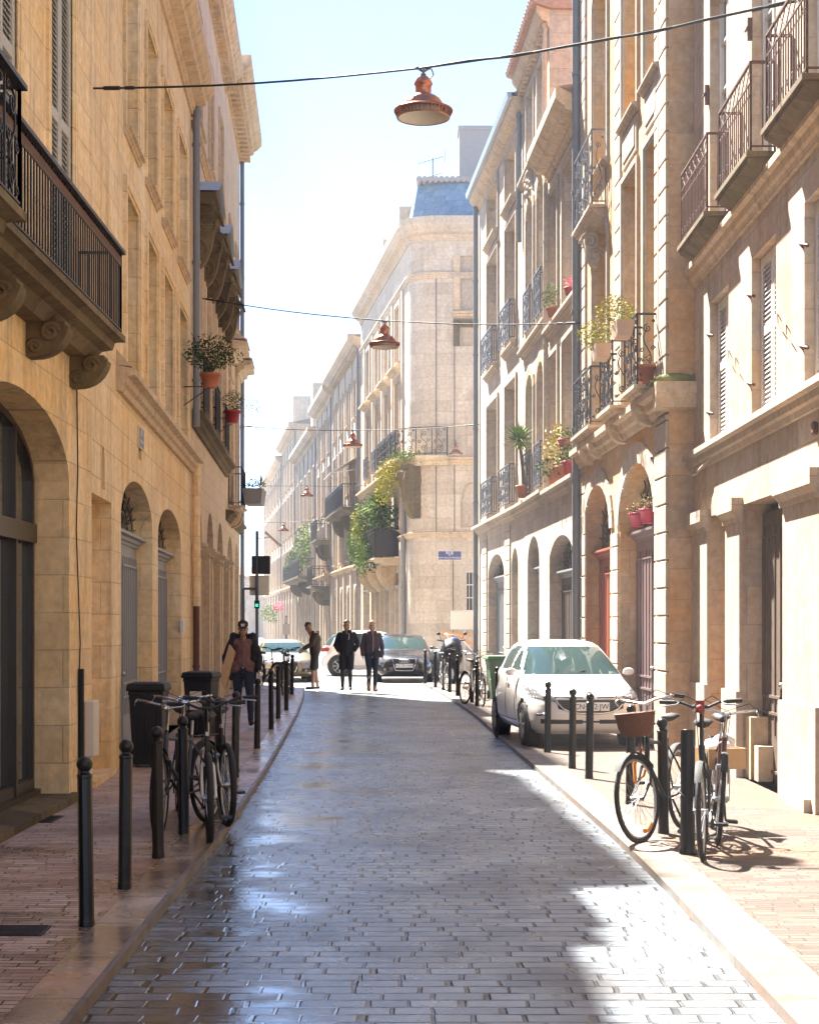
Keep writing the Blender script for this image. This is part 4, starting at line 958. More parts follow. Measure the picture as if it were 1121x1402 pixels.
strip('right_kerb', rc, lambda y: rc(y)+.32, -12, 47.8, .004, 'kerb_dry', thick=.09)
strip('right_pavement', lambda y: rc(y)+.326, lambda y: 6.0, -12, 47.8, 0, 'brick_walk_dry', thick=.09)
q = MB(); q.plan([(-3.9, 47.6), (-3.6, 47.0), (-40, 47.0), (-40, 47.6)], -.09, .002); tag(q.build('side_street_pavement', M['gr']), kind='structure')
# iron covers in the pavement
for (px_, py_, w_, d_, lab) in ((55, 1122, .32, .5, 'rectangular iron grating in the pavement under the shop arch'), (15, 1275, .4, .3, 'small iron cover in the left pavement near the nearest bollard')):
    Yq = 1.7*FPX/(py_-HY); X = gx(px_, Yq); q = MB(); q.box(-w_/2, w_/2, -d_/2, d_/2, .001, .006)
    for i in range(8): y = -d_/2+(i+.5)*d_/8; q.box(-w_*.45, w_*.45, y-.01, y+.01, .006, .010)
    o = q.build('drain_cover', M['iron']); o.location = (X, Yq, 0); tag(o, lab, 'drain cover')
# ================================================================ STREET FURNITURE
def gp(px, py, z=0.0):
    Yq = (CH-z)*FPX/(py-HY); return Vector((gx(px, Yq), Yq, z))
def mk_bollard():
    r = empty('bollard'); q = MB()
    q.lathe([(.046, 0), (.046, .03), (.0435, .04), (.043, .06), (.0415, .83), (.045, .835), (.045, .85), (.028, .862), (.026, .875)], k=10, smooth=False)
    q.build('post', M['bollard'], r)
    q = MB(); q.ball((0, 0, .908), .046, 16); q.build('ball_finial', M['bollard'], r); return r
BB = [((119, 1268), 'nearest black bollard on the left pavement, standing alone at the front'),
 ((171, 1216), 'second nearest black bollard on the left, between the first one and the bicycles'),
 ((217, 1175), 'black bollard standing just in front of the left bicycle cluster'),
 ((252, 1142), 'black bollard hidden among the left parked bicycles'),
 ((300, 1087), 'dark bollard behind the handlebars of the left bicycles'),
 ((322, 1065), 'black bollard just behind the left bicycles, in front of the walking man'),
 ((352, 1025), 'black bollard beside the hand of the man carrying a board'),
 ((371.5, 998.5), 'first bollard beyond the man carrying a board on the left kerb'),
 ((381, 984), 'slim bollard, second beyond the man carrying a board'),
 ((392, 972.5), 'slim bollard, third beyond the man carrying a board'),
 ((400, 951), 'farthest left bollard, next to the far left bicycles'),
 ((749, 1030), 'bollard in front of the headlight of the white hatchback'),
 ((783, 1052), 'bollard covering the left edge of the white hatchback number plate'),
 ((806, 1066), 'bollard in front of the number plate of the white hatchback'),
 ((862, 1101), 'bollard behind the wicker basket of the right bicycle'),
 ((908, 1141), 'bollard between the basket bicycle and the wide-handlebar bicycle on the right'),
 ((680, 986), 'bollard beside the rear wheel of the white hatchback'),
 ((646, 962), 'left one of the two bollards at the middle right bicycles'),
 ((653, 967), 'right one of the two bollards at the middle right bicycles'),
 ((582, 936), 'leftmost of the five far bollards before the motor scooter'),
 ((596, 941), 'second from left of the five far bollards by the motor scooter'),
 ((607, 945), 'middle one of the five far bollards by the motor scooter'),
 ((615.5, 948), 'fourth from left of the five far bollards by the motor scooter'),
 ((626, 953), 'rightmost and nearest of the five far bollards by the motor scooter')]
b0 = mk_bollard()
for i, ((x, y), lab) in enumerate(BB):
    o = b0 if i == 0 else copy_tree(b0); p = gp(x, y); o.location = p; o.rotation_euler = (random.uniform(-.012, .012), random.uniform(-.018, .018), random.uniform(0, 3))
    tag(o, lab, 'bollard', 'black ball-topped bollards along the kerbs')
    if x > 640: o.scale = (1, 1, .98)
r = empty('post', gp(941, 1169), label='thick flat-topped dark post between the right bicycles', cat='post')
q = MB(); q.lathe([(.07, 0), (.07, .03), (.055, .05), (.053, .9), (.050, .915), (.0, .92)], k=14); q.build('post_shaft', M['bollard'], r)
q = MB(); q.tube([(.06*math.cos(a/4), .06*math.sin(a/4), .34+.02*a/8+.1*math.sin(a/6)) for a in range(26)], .009, 5); q.build('lock_cable', M['rubber'], r)
r = empty('post', gp(674, 946.5), label='short grey post with a pale top beside the green bin', cat='post')
q = MB(); q.lathe([(.11, 0), (.11, .05), (.09, .07), (.09, .62)], k=12); q.build('post_shaft', M['iron_grey'], r); q = MB(); q.lathe([(.09, .62), (.1, .64), (.1, .8), (.06, .86), (0, .87)], k=12); q.build('post_cap', M['planter_grey'], r)

# ---- copper lamps on span wires
def mk_lamp():
    r = empty('street_lamp'); q = MB()
    q.lathe([(.246, .0), (.246, .014), (.262, .014), (.262, .0), (.246, 0)], k=36, cap=False)
    q.lathe([(.286, .066), (.292, .07), (.286, .085), (.215, .085), (.205, .075)], k=36, cap=False)
    for i in range(44):
        a = 2*math.pi*i/44; ca, sa = math.cos(a), math.sin(a)
        q.tube([(.256*ca, .256*sa, .01), (.287*ca, .287*sa, .07)], .0065, 4)
    q.lathe([(.212, .08), (.20, .13), (.17, .18), (.125, .215), (.082, .232), (.078, .24), (.078, .325), (.09, .33), (.09, .345), (.07, .385), (.04, .41), (.028, .415), (.028, .435), (0, .44)], k=32, cap=False)
    q.build('lamp_shade', M['copper'], r)
    q = MB(); q.lathe([(.245, .006), (.20, .06), (.195, .10), (.15, .16), (.08, .20), (.0, .205)], k=32, cap=False); q.ball((0, 0, .12), .05, 12); q.build('reflector', M['lamp_in'], r)
    q = MB(); q.box(-.012, .012, -.02, .02, .43, .50)
    for s_ in (-1, 1): q.tube([(0, 0, .455), (s_*.06, 0, .495)], .012, 5); q.ball((s_*.06, 0, .495), .018, 8)
    q.tube([(.08, 0, .485), (.10, 0, .43), (.06, .0, .385), (.03, 0, .40)], .008, 5); q.build('hanger', M['iron_grey'], r); return r
def span(A, B, lamp_at, lab, extra=None):
    """wire from A to B with its lowest point at the lamp"""
    q = MB(); pts = [A.lerp(lamp_at, t/8) for t in range(9)]+[lamp_at.lerp(B, t/8) for t in range(1, 9)]
    pts = [p-Vector((0, 0, .05*math.sin(math.pi*(i % 8)/8))) for i, p in enumerate(pts)]
    q.tube(pts, .011, 5)
    if extra: q.tube([p+Vector((0, 0, .012*math.sin(i*2.2))) for i, p in enumerate(pts[8:])], .013, 5)
    for e, f in ((A, B), (B, A)):
        d_ = ((pts[1] if e is A else pts[-2])-e).normalized(); q.tube([e, e+d_*.12], .006, 4); q.tube([e+d_*.12, e+d_*.3], .022, 6); q.tube([e+d_*.36, e+d_*.46], .02, 6)
    o = q.build('span_wire', M['iron']); tag(o, lab, 'wire', 'wires spanning the street for the lamps'); return o
wl = L2.W(.0, P0 := L2.S(128), 0); A = Vector((wl.x, wl.y, gz(121, wl.y))); wr = R1.W(0, R1.S(1096), 0); B = Vector((wr.x, wr.y, gz(-1, wr.y)))
lamp0 = mk_lamp(); lamps = []
def put_lamp(px, cy, Yq, A, B, lab, wlab, first=False, sc=1.0, extra=None):
    o = lamp0 if first else copy_tree(lamp0)
    c = Vector((gx(px, Yq), Yq, gz(cy, Yq)))
    o.location = (c.x, c.y, c.z-.495*sc); o.scale = (sc, sc, sc); o.rotation_euler = (0, 0, random.uniform(-.3, .3)*0)
    tag(o, lab, 'lamp', 'copper lamps hung over the street'); 
    if A is not None: span(A, B, c, wlab, extra)
    return o
put_lamp(579.5, 93, 16.5, A, B, 'nearest copper street lamp, largest and highest over the road', 'nearest span wire, thick, crossing the top of the view', True, extra=True)
def anchor(F_, px, py): w_ = F_.W(.0, F_.S(px), 0); return Vector((w_.x, w_.y, gz(py, w_.y)))
put_lamp(526.5, 439, 31.0, anchor(L3, 275, 408), anchor(R2, 797, 442), 'second copper street lamp, left of the slate-roofed corner house', 'second span wire from the scroll pediments to the right drainpipe')
put_lamp(483, 589, 49.0, anchor(L4, 331, 583), anchor(R3a, 656, 581), 'third copper street lamp, beside the scrolled corner balcony', 'third span wire at the height of the corner balcony railing')
# a plain house hidden behind the left corner holds the far wires
L5 = Fac('L', -7.9, 60.0, -19.0, 145.0, 'side_townhouse', 'plain stone house row beyond the left street corner')
ops5 = [Op(i*3.4+1.0, i*3.4+2.3, z, z+2.2, 0, .25) for i in range(24) for z in (.9, 4.8, 8.2)]
shell(L5, 'stoneL3', 0, L5.L, 11.0, ops5, roof=False)
q = L5.mb(); q.prof([(.3, 11.1), (-4.5, 12.1), (-9, 11), (0, 11)], 0, L5.L); q.build('roof', M['zinc'], L5.o); cornice(L5, 0, L5.L, 10.5, .5, .4)
q = L5.mb()
for op in ops5: q.add([(-.24, a, z) for a, z in op.outline()], [(0, 1, 2, 3)])
tag(q.build('pane', M['glass'], L5.o, fix=False), kind='stuff')
def y_anchor(F_, Yq, py): w_ = F_.W(0, F_.s_y(Yq), 0); return Vector((w_.x, w_.y, gz(py, w_.y)))
put_lamp(420.5, 665, 75.0, y_anchor(L5, 75, 662), y_anchor(R4f, 75, 664), 'fourth copper street lamp, small, left of the long black balcony', 'fourth span wire, thin, left of the long black balcony')
put_lamp(388.5, 715, 92.0, y_anchor(L5, 92, 714), y_anchor(R5, 91, 708), 'farthest small copper street lamp, above the slanted traffic sign', 'farthest span wire, above the slanted traffic sign')
o = put_lamp(624, 607, 58.6, None, None, 'dull copper lamp on a wall bracket of the corner house', None, sc=.8)
q = MB(); s_ = o.location; q.tube([(s_.x, 60.0, s_.z+.5), (s_.x, 59.6, s_.z+.62), (s_.x, 58.6, s_.z+.40)], .02, 5); tag(q.build('wall_bracket', M['iron_grey']), 'curved wall bracket holding the dull lamp on the corner house', 'bracket')

# ---- wheelie bins
def mk_bin(loc, rz, w_, d_, h, m, lab, lid=None, sticker=False):
    r = empty('wheelie_bin', loc, rz, label=lab, cat='bin'); q = MB(); a, b = w_/2, d_/2
    q.add([(x*k*a, y*k*b, z) for z, k in ((.03, .80), (h*.84, 1.0), (h*.86, 1.04), (h*.90, 1.04)) for x, y in ((-1, -1), (1, -1), (1, 1), (-1, 1))],
          [(i*4+j, i*4+(j+1) % 4, i*4+4+(j+1) % 4, i*4+4+j) for i in range(3) for j in range(4)]+[(3, 2, 1, 0), (12, 13, 14, 15)])
    for x in (-.5, 0, .5): q.box(x*w_*.7-.012, x*w_*.7+.012, -b*1.0-.002, -b*.9, h*.1, h*.80)
    bevel(q.build('bin_body', M[m], r), .012, 2)
    q = MB(); q.add([(x*a, y*b, z) for z, a, b in ((h*.90, w_*.56, d_*.56), (h*.925, w_*.575, d_*.58), (h*.985, w_*.53, d_*.52), (h, w_*.38, d_*.36)) for x, y in ((-1, -1), (1, -1), (1, 1), (-1, 1))],
          [(i*4+j, i*4+(j+1) % 4, i*4+4+(j+1) % 4, i*4+4+j) for i in range(3) for j in range(4)]+[(3, 2, 1, 0), (12, 13, 14, 15)])
    q.tube([(-a*.8, b*1.15, h*.93), (-a*.8, b*1.35, h*.95), (a*.8, b*1.35, h*.95), (a*.8, b*1.15, h*.93)], .015, 6)
    bevel(q.build('bin_lid', M[lid or m], r), .01, 2)
    for s_ in (-1, 1):
        q = MB(); q.fr = lambda p: Vector((p.z, p.x, p.y)); q.lathe([(.10, -.02), (.10, .02), (.06, .025), (.0, .025)], (b*.8, .10, s_*a*.85), 14); q.lathe([(.10, -.02), (0, -.02)], (b*.8, .10, s_*a*.85), 14); q.build('wheel', M['rubber'], r)
    if sticker: q = MB(); q.box(-.11, .07, -b-.015, -b-.008, h*.42, h*.70); q.build('sticker', M['cream_board'], r)
    return r
p = gp(199, 1052); mk_bin((p.x, p.y+.28, 0), -.02, .40, .42, 1.0, 'plastic_dark', 'large black wheelie bin against the golden left wall')
p = gp(275, 1010); mk_bin((p.x-.02, p.y+.25, 0), -.15, .42, .46, .98, 'plastic_dark', 'black wheelie bin with a white sticker beside the walking man', sticker=True)
p = gp(690, 958); mk_bin((p.x, p.y+.3, 0), .1, .72, .6, .98, 'plastic_green', 'green wheelie bin behind the white hatchback')

# ---- street name plates
def plate(F_, sc, z, w_, h, lines, lab, n=.012):
    r = empty('street_sign', F_.W(n, sc, z), 0, label=lab, cat='street sign'); ax = F_.d; nn = F_.n
    if F_.sg < 0: ax = -ax
    sx = Vector((ax.x, ax.y, 0)); 
    if abs(F_.d.x) > .9: sx = Vector((1, 0, 0))
    nv = Vector((nn.x, nn.y, 0)); fr = lambda p: sx*p.x+Vector((0, 0, p.z))+nv*p.y
    q = MB(fr); q.box(-w_/2, w_/2, -.01, .010, -h/2, h/2); bevel(q.build('plate', M['cream_board'], r), .004)
    q = MB(fr); q.box(-w_/2+.02, w_/2-.02, .010, .0125, -h/2+.02, h/2-.02); q.build('enamel_field', M['sign_blue'], r)
    if lines:
        q = MB(fr)
        for t, size, zz in lines:
            vs, fs = text_mesh(t, size, .0005); q.add([(x, .0135+zz_*1, y+zz) for x, y, zz_ in vs], fs)
        q.build('lettering', M['white_plastic'], r, fix=False)
    return r
plate(R4, R4.S(615.5), gz(760.5, 60), .86, .34, [('RUE', .15, .085), ('DU', .06, .0), ('PONT-DE-LA-MOUSQUE', .082, -.085)], 'blue enamel street name sign on the corner house wall')
plate(L2, L2.S(192), L2.Z(192, 600), .55, .28, [('RUE', .1, .06), ('DU PARLEMENT', .055, -.05)], 'small faded street name sign on the golden left wall')

# ---- blank sign board and barrier tape at the corner house
r = empty('sign_board', (gx(638, 57.5), 57.5, 0), label='blank cream sign board on a thin post before the corner house', cat='sign')
q = MB(); q.box(-.54, .54, -.012, .012, 1.48, 2.10); bevel(q.build('board', M['cream_board'], r), .006)
q = MB(); q.box(-.56, .56, -.02, .02, 2.10, 2.14); q.tube([(-.05, .03, 0), (-.05, .03, 2.12)], .022, 6); q.build('post', M['alloy'], r)
r = empty('barrier_tape', (gx(628, 57.0), 57.0, 0), label='sagging orange and white barrier tape below the cream sign board', cat='barrier tape')
for (x0, z0, x1, z1, m_) in ((-.6, 1.38, .45, 1.28, 'orange'), (-.5, 1.33, .1, 1.31, 'white_plastic'), (.0, 1.22, .55, .95, 'orange'), (.1, 1.15, .5, .72, 'white_plastic'), (-.45, 1.38, -.25, .98, 'white_plastic'), (-.5, 1.25, -.3, 1.28, 'orange'), (.38, 1.25, .5, .78, 'orange')):
    q = MB(); q.add([(x0, 0, z0-.03), (x1, .02, z1-.03), (x1, .02, z1+.03), (x0, 0, z0+.03), (x0, .004, z0-.03), (x1, .024, z1-.03), (x1, .024, z1+.03), (x0, .004, z0+.03)], [(0,1,2,3),(4,5,6,7),(0,1,5,4),(3,2,6,7)]); q.build('tape', M[m_], r)
for x in (-.62, .55): q = MB(); q.tube([(x, 0, -.05), (x, 0, 1.4)], .018, 6); q.build('stake', M['alloy'], r)

# ---- traffic signal at the left corner
Yt = 44.5; r = empty('traffic_light', (gx(352, Yt), Yt, 0), label='traffic light on a grey pole, seen from behind at the left corner', cat='traffic light')
q = MB(); q.tube([(0, 0, 0), (0, 0, gz(727, Yt))], .045, 8); q.tube([(-.36, 0, gz(806, Yt)), (0, 0, gz(806, Yt))], .035, 6); q.tube([(-.36, 0, gz(806, Yt)), (-.36, .0, 0)], .04, 8); q.build('pole', M['iron_grey'], r)
for x0, x1, za, zb in ((344.5, 351, 761, 786), (353.5, 370, 761, 786)):
    q = MB(); q.box(gx(x0, Yt)-gx(352, Yt), gx(x1, Yt)-gx(352, Yt), -.06, .12, gz(zb, Yt), gz(za, Yt)); bevel(q.build('signal_head', M['iron'], r), .02)
q = MB(); q.box(-.20, .32, .05, .07, gz(815, Yt), gz(788, Yt)); bevel(q.build('sign_back', M['cream_board'], r), .01)
q = MB(); q.box(-.065, .065, -.05, .08, gz(833, Yt), gz(822, Yt)); hd = q.build('pedestrian_signal', M['iron'], r)
gm = bpy.data.materials.new('green_signal_light'); gm.use_nodes = True; gp_ = gm.node_tree.nodes['Principled BSDF']; gp_.inputs['Base Color'].default_value = (.02, .5, .25, 1); gp_.inputs['Emission Color'].default_value = (.02, 1, .45, 1); gp_.inputs['Emission Strength'].default_value = .25
q = MB(); q.box(-.035, .035, -.062, -.051, gz(830.5, Yt), gz(827, Yt)); q.build('green_lens', gm, hd)
q = MB(); x0, z0, x1, z1 = gx(364, Yt)-gx(352, Yt), gz(729, Yt), gx(386, Yt)-gx(352, Yt), gz(749, Yt)
q.tube([(0, 0, gz(738, Yt)), (x0+.1, 0, z0-.12)], .015, 5)
d_ = Vector((x1-x0, 0, z1-z0)).normalized(); n_ = Vector((-d_.z, 0, d_.x))*.03
q.prism([(0, -1), (1, -1), (1, 1), (0, 1)], lambda a, b: tuple(Vector((x0, -.25, z0))+Vector((x1-x0, 0, z1-z0))*a+n_*b), lambda a, b: tuple(Vector((x0, .25, z0))+Vector((x1-x0, 0, z1-z0))*a+n_*b))
q.build('slanted_sign', M['cream_board'], r)
Yt = 58.0; r = empty('sign_post', (gx(392, Yt), Yt, -.05), label='thin sign post with a small pale panel behind the far left bicycles', cat='sign post')
q = MB(); q.tube([(0, 0, 0), (0, 0, 2.0)], .03, 6); q.build('post', M['iron_grey'], r); q = MB(); q.box(-.12, .12, -.04, -.02, 1.35, 1.72); q.box(-.05, .05, -.05, -.02, 1.75, 1.95); q.build('sign_panel', M['planter_grey'], r)

# ---- plants
def leaves(q, c, r, n, size, mode='blob', sq=(1, 1, 1), droop=0.0):
    for _ in range(n):
        while True:
            d_ = Vector((random.uniform(-1, 1), random.uniform(-1, 1), random.uniform(-1, 1)))
            if .12 < d_.length < 1: break
        p = Vector((c[0]+d_.x*r*sq[0], c[1]+d_.y*r*sq[1], c[2]+d_.z*r*sq[2]-droop*random.random()))
        u = Vector((random.gauss(0, 1), random.gauss(0, 1), random.gauss(0, .6))).normalized(); v = u.orthogonal().normalized(); v.rotate(Matrix.Rotation(random.uniform(0, 6.3), 3, u))
        s_ = size*random.uniform(.6, 1.3)
        q.quad(p-u*s_, p-v*s_*.42+u*s_*.1, p+u*s_, p+v*s_*.42+u*s_*.1)
def blades(q, c, n, ln, wd, up=.4):
    for i in range(n):
        a = random.uniform(0, 6.28); el = random.uniform(-.35, 1.35); d_ = Vector((math.cos(a)*math.cos(el), math.sin(a)*math.cos(el), math.sin(el))); s_ = d_.cross(Vector((0, 0, 1))).normalized()*wd
        L_ = ln*random.uniform(.7, 1.1); c_ = Vector(c); m_ = c_+d_*L_*.55; e = c_+d_*L_+Vector((0, 0, -.18*L_))
        q.quad(c_-s_*.6, m_-s_, m_+s_, c_+s_*.6); q.add([m_-s_, e, m_+s_], [(0, 1, 2)])
def potted(loc, r, h, pm, lab, fol, cat='potted plant', name='potted_plant', flowers=None, group=None, box=None):
    """fol: list of (material, fn(q))"""
    o = empty(name, loc, 0, label=lab, cat=cat, group=group); q = MB()
    if box: 
        q.add([(x*box[0]/2*k, y*box[1]/2*k, z) for z, k in ((0, .82), (h, 1), (h, .9), (h*.8, .88)) for x, y in ((-1, -1), (1, -1), (1, 1), (-1, 1))], [(i*4+j, i*4+(j+1) % 4, i*4+4+(j+1) % 4, i*4+4+j) for i in range(3) for j in range(4)]+[(3, 2, 1, 0), (12, 13, 14, 15)]); q.build('planter_box', M[pm], o)
    else: q.lathe([(r*.65, 0), (r*.9, h*.8), (r*1.05, h*.8), (r*1.05, h), (r*.9, h), (r*.85, h*.85), (0, h*.85)], k=16); q.build('pot', M[pm], o)
    for k_, (m_, fn) in enumerate(fol):
        q = MB(); fn(q); q.build('foliage' if k_ == 0 else ('blossom' if m_.startswith('petal') else 'foliage'), M[m_], o, fix=False)
    return o
def blob(c, r, n, s_, **k): return lambda q: leaves(q, c, r, n, s_, **k)
def onF(F_, px, py, n=.2): s_ = F_.S(px, n); w_ = F_.W(n, s_, 0); return Vector((w_.x, w_.y, gz(py, w_.y)))
# left side pots
p = onF(L3, 288, 531, .45); potted(p, .17, .24, 'pot', 'orange pot with a big straggly dark plant on the left facade', [('leaf_dark', blob((0, 0, .6), .42, 798, 0.032, sq=(1.1, 1, .75))), ('leaf', blob((.1, -.1, .5), .40, 304, 0.032, sq=(1.2, 1, .6))), ('stem', lambda q: [q.tube([(0, 0, .2), (random.uniform(-.1, .1), random.uniform(-.1, .1), .4), (random.uniform(-.4, .4), random.uniform(-.3, .3), random.uniform(.5, .95))], .006, 4) for _ in range(14)])])
q = MB(); q.tube([(p.x-.45, p.y, p.z+.02), (p.x, p.y, p.z+.02)], .012, 4); q.tube([(p.x-.45, p.y, p.z-.3), (p.x, p.y, p.z+.01)], .012, 4); tag(q.build('pot_bracket', M['iron']), 'iron bracket under the orange pot on the left facade', 'bracket')
p = onF(L3, 318, 579, .42); potted(p, .18, .26, 'pot_red', 'bright red pot with fine green plant trailing out over the street', [('leaf', blob((0, 0, .45), .26, 418, 0.025)), ('leaf_grey', blob((.35, 0, .5), .32, 304, 0.025, sq=(1.2, .8, .8), droop=.25))])
q = MB(); q.tube([(p.x-.42, p.y, p.z+.1), (p.x, p.y, p.z+.1)], .012, 4); q.tube([(p.x-.42, p.y, p.z+.1), (p.x-.42, p.y, p.z-.3), (p.x, p.y, p.z-.02)], .012, 4); tag(q.build('pot_bracket', M['iron']), 'iron bracket under the bright red pot on the left facade', 'bracket')
p = L4.W(.62, L4.s_y(42.4), 4.68); potted(p, .2, .38, 'planter_grey', 'grey planter box of small plants jutting from the left corner balcony', [('leaf', blob((0, 0, .5), .3, 304, 0.032, sq=(1, 1.4, .7))), ('leaf_grey', lambda q: blades(q, (.15, 0, .5), 26, .45, .018))], box=(.50, 1.2), cat='planter')
# right: R2 doorway pots
for x, y, m_, lab in ((872, 719, 'pot_pink', 'left pink pot of cream flowers above the plum door'), (886, 708, 'pot_pink', 'right pink pot of cream flowers above the plum door')):
    p = onF(R2, x, y, -.05); p.z = 3.09; potted(p, .12, .20, m_, lab, [('leaf', blob((0, 0, .24), .12, 114, 0.022)), ('petal_cream', blob((0, 0, .27), .15, 228, 0.016)), ('petal_pink', blob((0, -.03, .22), .13, 57, 0.014))], group='pink pots above the plum door')
# R2 yellow boxes
for x, y, n_, lab in ((823, 492, .42, 'cream planter of yellow blossom beside the lower scrolled balcony'), (852, 462, .45, 'cream planter of yellow blossom, higher and nearer, by the scrolled balconies')):
    p = onF(R2, x, y, n_); potted(p, .2, .19, 'clay_pale', lab, [('leaf_yellow', blob((-.1, 0, .35), .28, 494, 0.025, sq=(1, 1.3, .8))), ('leaf_lime', blob((0, .1, .3), .25, 152, 0.025, sq=(1, 1.3, .6)))], box=(.24, .58), cat='planter', group='cream planters of yellow blossom')
p = onF(R2, 884, 505, .16); potted((p.x, p.y, 4.87), .13, .26, 'pot', 'round terracotta pot behind the nearest scrolled balcony railing', [('stem', blob((0, 0, .3), .1, 57, 0.022))])
# R3b yucca
p = onF(R3b, 717, 686, .15); p.z = 4.47; potted(p, .18, .28, 'pot', 'spiky yucca with a bare trunk on the pale ledge', [('leaf_lime', lambda q: blades(q, (-.1, 0, 1.25), 130, .55, .022)), ('stem', lambda q: q.tube([(0, 0, .2), (-.03, 0, .7), (-.1, 0, 1.3)], [.05, .04, .04], 8)), ('leaf_yellow', lambda q: blades(q, (-.1, 0, 1.15), 30, .45, .02))])
# R3c ledge pots
spec = [(778, 668, .17, 'pot_red', 'red pot nearest the drainpipe on the low house ledge', 'leaf', .2), (768, 674, .17, 'pot', 'terracotta pot in the middle of the low house ledge', 'leaf_yellow', .36), (757, 682, .15, 'pot', 'terracotta pot farthest along the low house ledge', 'petal_cream', .30), (763, 650, .15, 'pot', 'dry pinkish shrub pot behind the others on the low house ledge', 'petal_cream', .42)]
for x, y, r_, m_, lab, lf, lr in spec:
    p = onF(R3c, x, y, .08); p.z = 4.41; potted(p, r_*.75, .26, m_, lab, [(lf, blob((0, 0, .35+lr*.8), lr, int(700*lr), .04, sq=(.8, .9, 1.1))), ('leaf', blob((-.1, 0, .3), lr*.8, 60, .04))], group='flowerpots on the low house ledge')
p = onF(R3c, 772, 655, .1); p.z = 4.9; potted(p, .12, .22, 'pot_pink', 'bright pink pot hung above the low house ledge', [('leaf', blob((0, 0, .3), .15, 95, 0.025))])
p = onF(R3c, 757, 428, .1); p.z = 7.65; potted(p, .14, .2, 'pot', 'small green plant on the upper string course of the low house', [('leaf_lime', blob((0, 0, .4), .3, 323, 0.032, sq=(.8, .8, 1)))])
p = onF(R3c, 779, 398, .1); p.z = 7.65; potted(p, .1, .16, 'pot_red', 'tiny red flowerpot on the upper string course of the low house', [('petal_pink', blob((0, 0, .25), .12, 95, 0.022))])
# R4: ivy on the corner balcony and the planted balcony below
def clump(name, lab, cat, parts, kind=None):
    o = empty(name, parts[0][1], 0, label=lab, cat=cat)
    for m_, c, r, n, s_, sq, dr in parts:
        q = MB(); leaves(q, Vector(c)-Vector(parts[0][1]), r, int(n*2.2), s_*.68, sq=sq, droop=dr); q.build('foliage', M[m_], o, fix=False)
    return o
Yb = 60.2
clump('climbing_plant', 'yellow-green climber spilling over the scrolled corner balcony', 'climbing plant', [
 ('leaf_yellow', (gx(545, 61), 60.6, gz(632, 60.6)), .45, 420, .09, (1.4, 1.4, .8), .6), ('leaf_yellow', (gx(527, 63), 62.5, gz(645, 62)), .45, 380, .09, (.9, 1.6, 1.2), .9),
 ('leaf_lime', (gx(560, 59.6), 59.7, gz(622, 60)), .35, 200, .08, (2.2, .6, .5), .2), ('leaf_yellow', (gx(524, 65), 64.5, gz(665, 64)), .35, 200, .08, (.7, 1.4, 1.2), .7)])
wx = lambda px, Yq: gx(px, Yq)
clump('balcony_shrubs', 'lush green and yellow shrubs overflowing the black lower balcony', 'shrubs', [
 ('leaf_yellow', (wx(500, 68), 68, gz(714, 68)), .75, 500, .11, (.8, 2.2, 1.0), .5), ('leaf_lime', (wx(505, 68), 68, gz(710, 68)), .95, 700, .11, (.8, 2.2, 1.1), .5), ('leaf_dark', (wx(512, 67), 67, gz(712, 68)), .8, 500, .11, (.8, 2.2, 1.0), .3), ('leaf', (wx(530, 64.2), 64.3, gz(712, 64)), .75, 520, .10, (1.0, 1.3, 1.0), .2),
 ('leaf_lime', (wx(490, 70), 70, gz(735, 70)), .8, 650, .10, (.6, 2.2, 1.0), .7), ('leaf_dark', (wx(512, 66), 65.5, gz(745, 66)), .7, 600, .10, (.6, 2.4, .9), .6), ('leaf_lime', (wx(497, 66), 64.6, gz(752, 65)), .5, 260, .09, (.5, 1.4, 1.2), .6)])
o = empty('yucca', (wx(521, 64), 64, gz(722, 64)), 0, label='tall spiky yucca above the black lower balcony', cat='yucca')
q = MB(); blades(q, (0, 0, .75), 170, 1.0, .035); q.build('leaves', M['leaf_lime'], o, fix=False); q = MB(); q.tube([(0, 0, -.6), (0, 0, .75)], .06, 8); q.build('trunk', M['stem'], o)
clump('balcony_greenery', 'pale green plants along the leafy balcony far down the street', 'plants', [('leaf_lime', (wx(418, 108), 109, gz(742, 108)), 1.3, 700, .14, (.6, 2.6, 1.1), .4), ('leaf', (wx(405, 116), 115, gz(765, 115)), 1.1, 500, .14, (.6, 3, .8), .6)])
clump('hanging_flowers', 'small pink flowering balcony plants low in the far distance', 'plants', [('leaf_lime', (wx(374, 150), 148, gz(838, 150)), 1.2, 300, .15, (.9, 3, .7), .3), ('petal_pink', (wx(383, 140), 139, gz(830, 140)), .6, 120, .12, (.8, 1.5, .8), .1)])
# awning over the long black balcony
o = empty('awning', (along(17)[0]-.1, 78.0, 9.4), 0, label='open pale awning above the long black balcony', cat='awning')
q = MB(); a0 = R5.W(.0, 1.0, 9.5)-o.location; a1 = R5.W(.0, 5.0, 9.5)-o.location; b0_ = R5.W(1.3, 1.0, 8.7)-o.location; b1_ = R5.W(1.3, 5.0, 8.7)-o.location
dz = Vector((0, 0, .03)); q.add([a0, a1, b1_, b0_, a0+dz, a1+dz, b1_+dz, b0_+dz], [(0,1,2,3),(4,5,6,7),(0,3,7,4),(3,2,6,7),(1,2,6,5)]); q.build('canopy', M['cream_board'], o)
q = MB(); q.tube([a0-Vector((0, 0, .6)), b0_], .02, 4); q.build('arm', M['alloy'], o); q = MB(); q.tube([a1-Vector((0, 0, .6)), b1_], .02, 4); q.build('arm', M['alloy'], o)

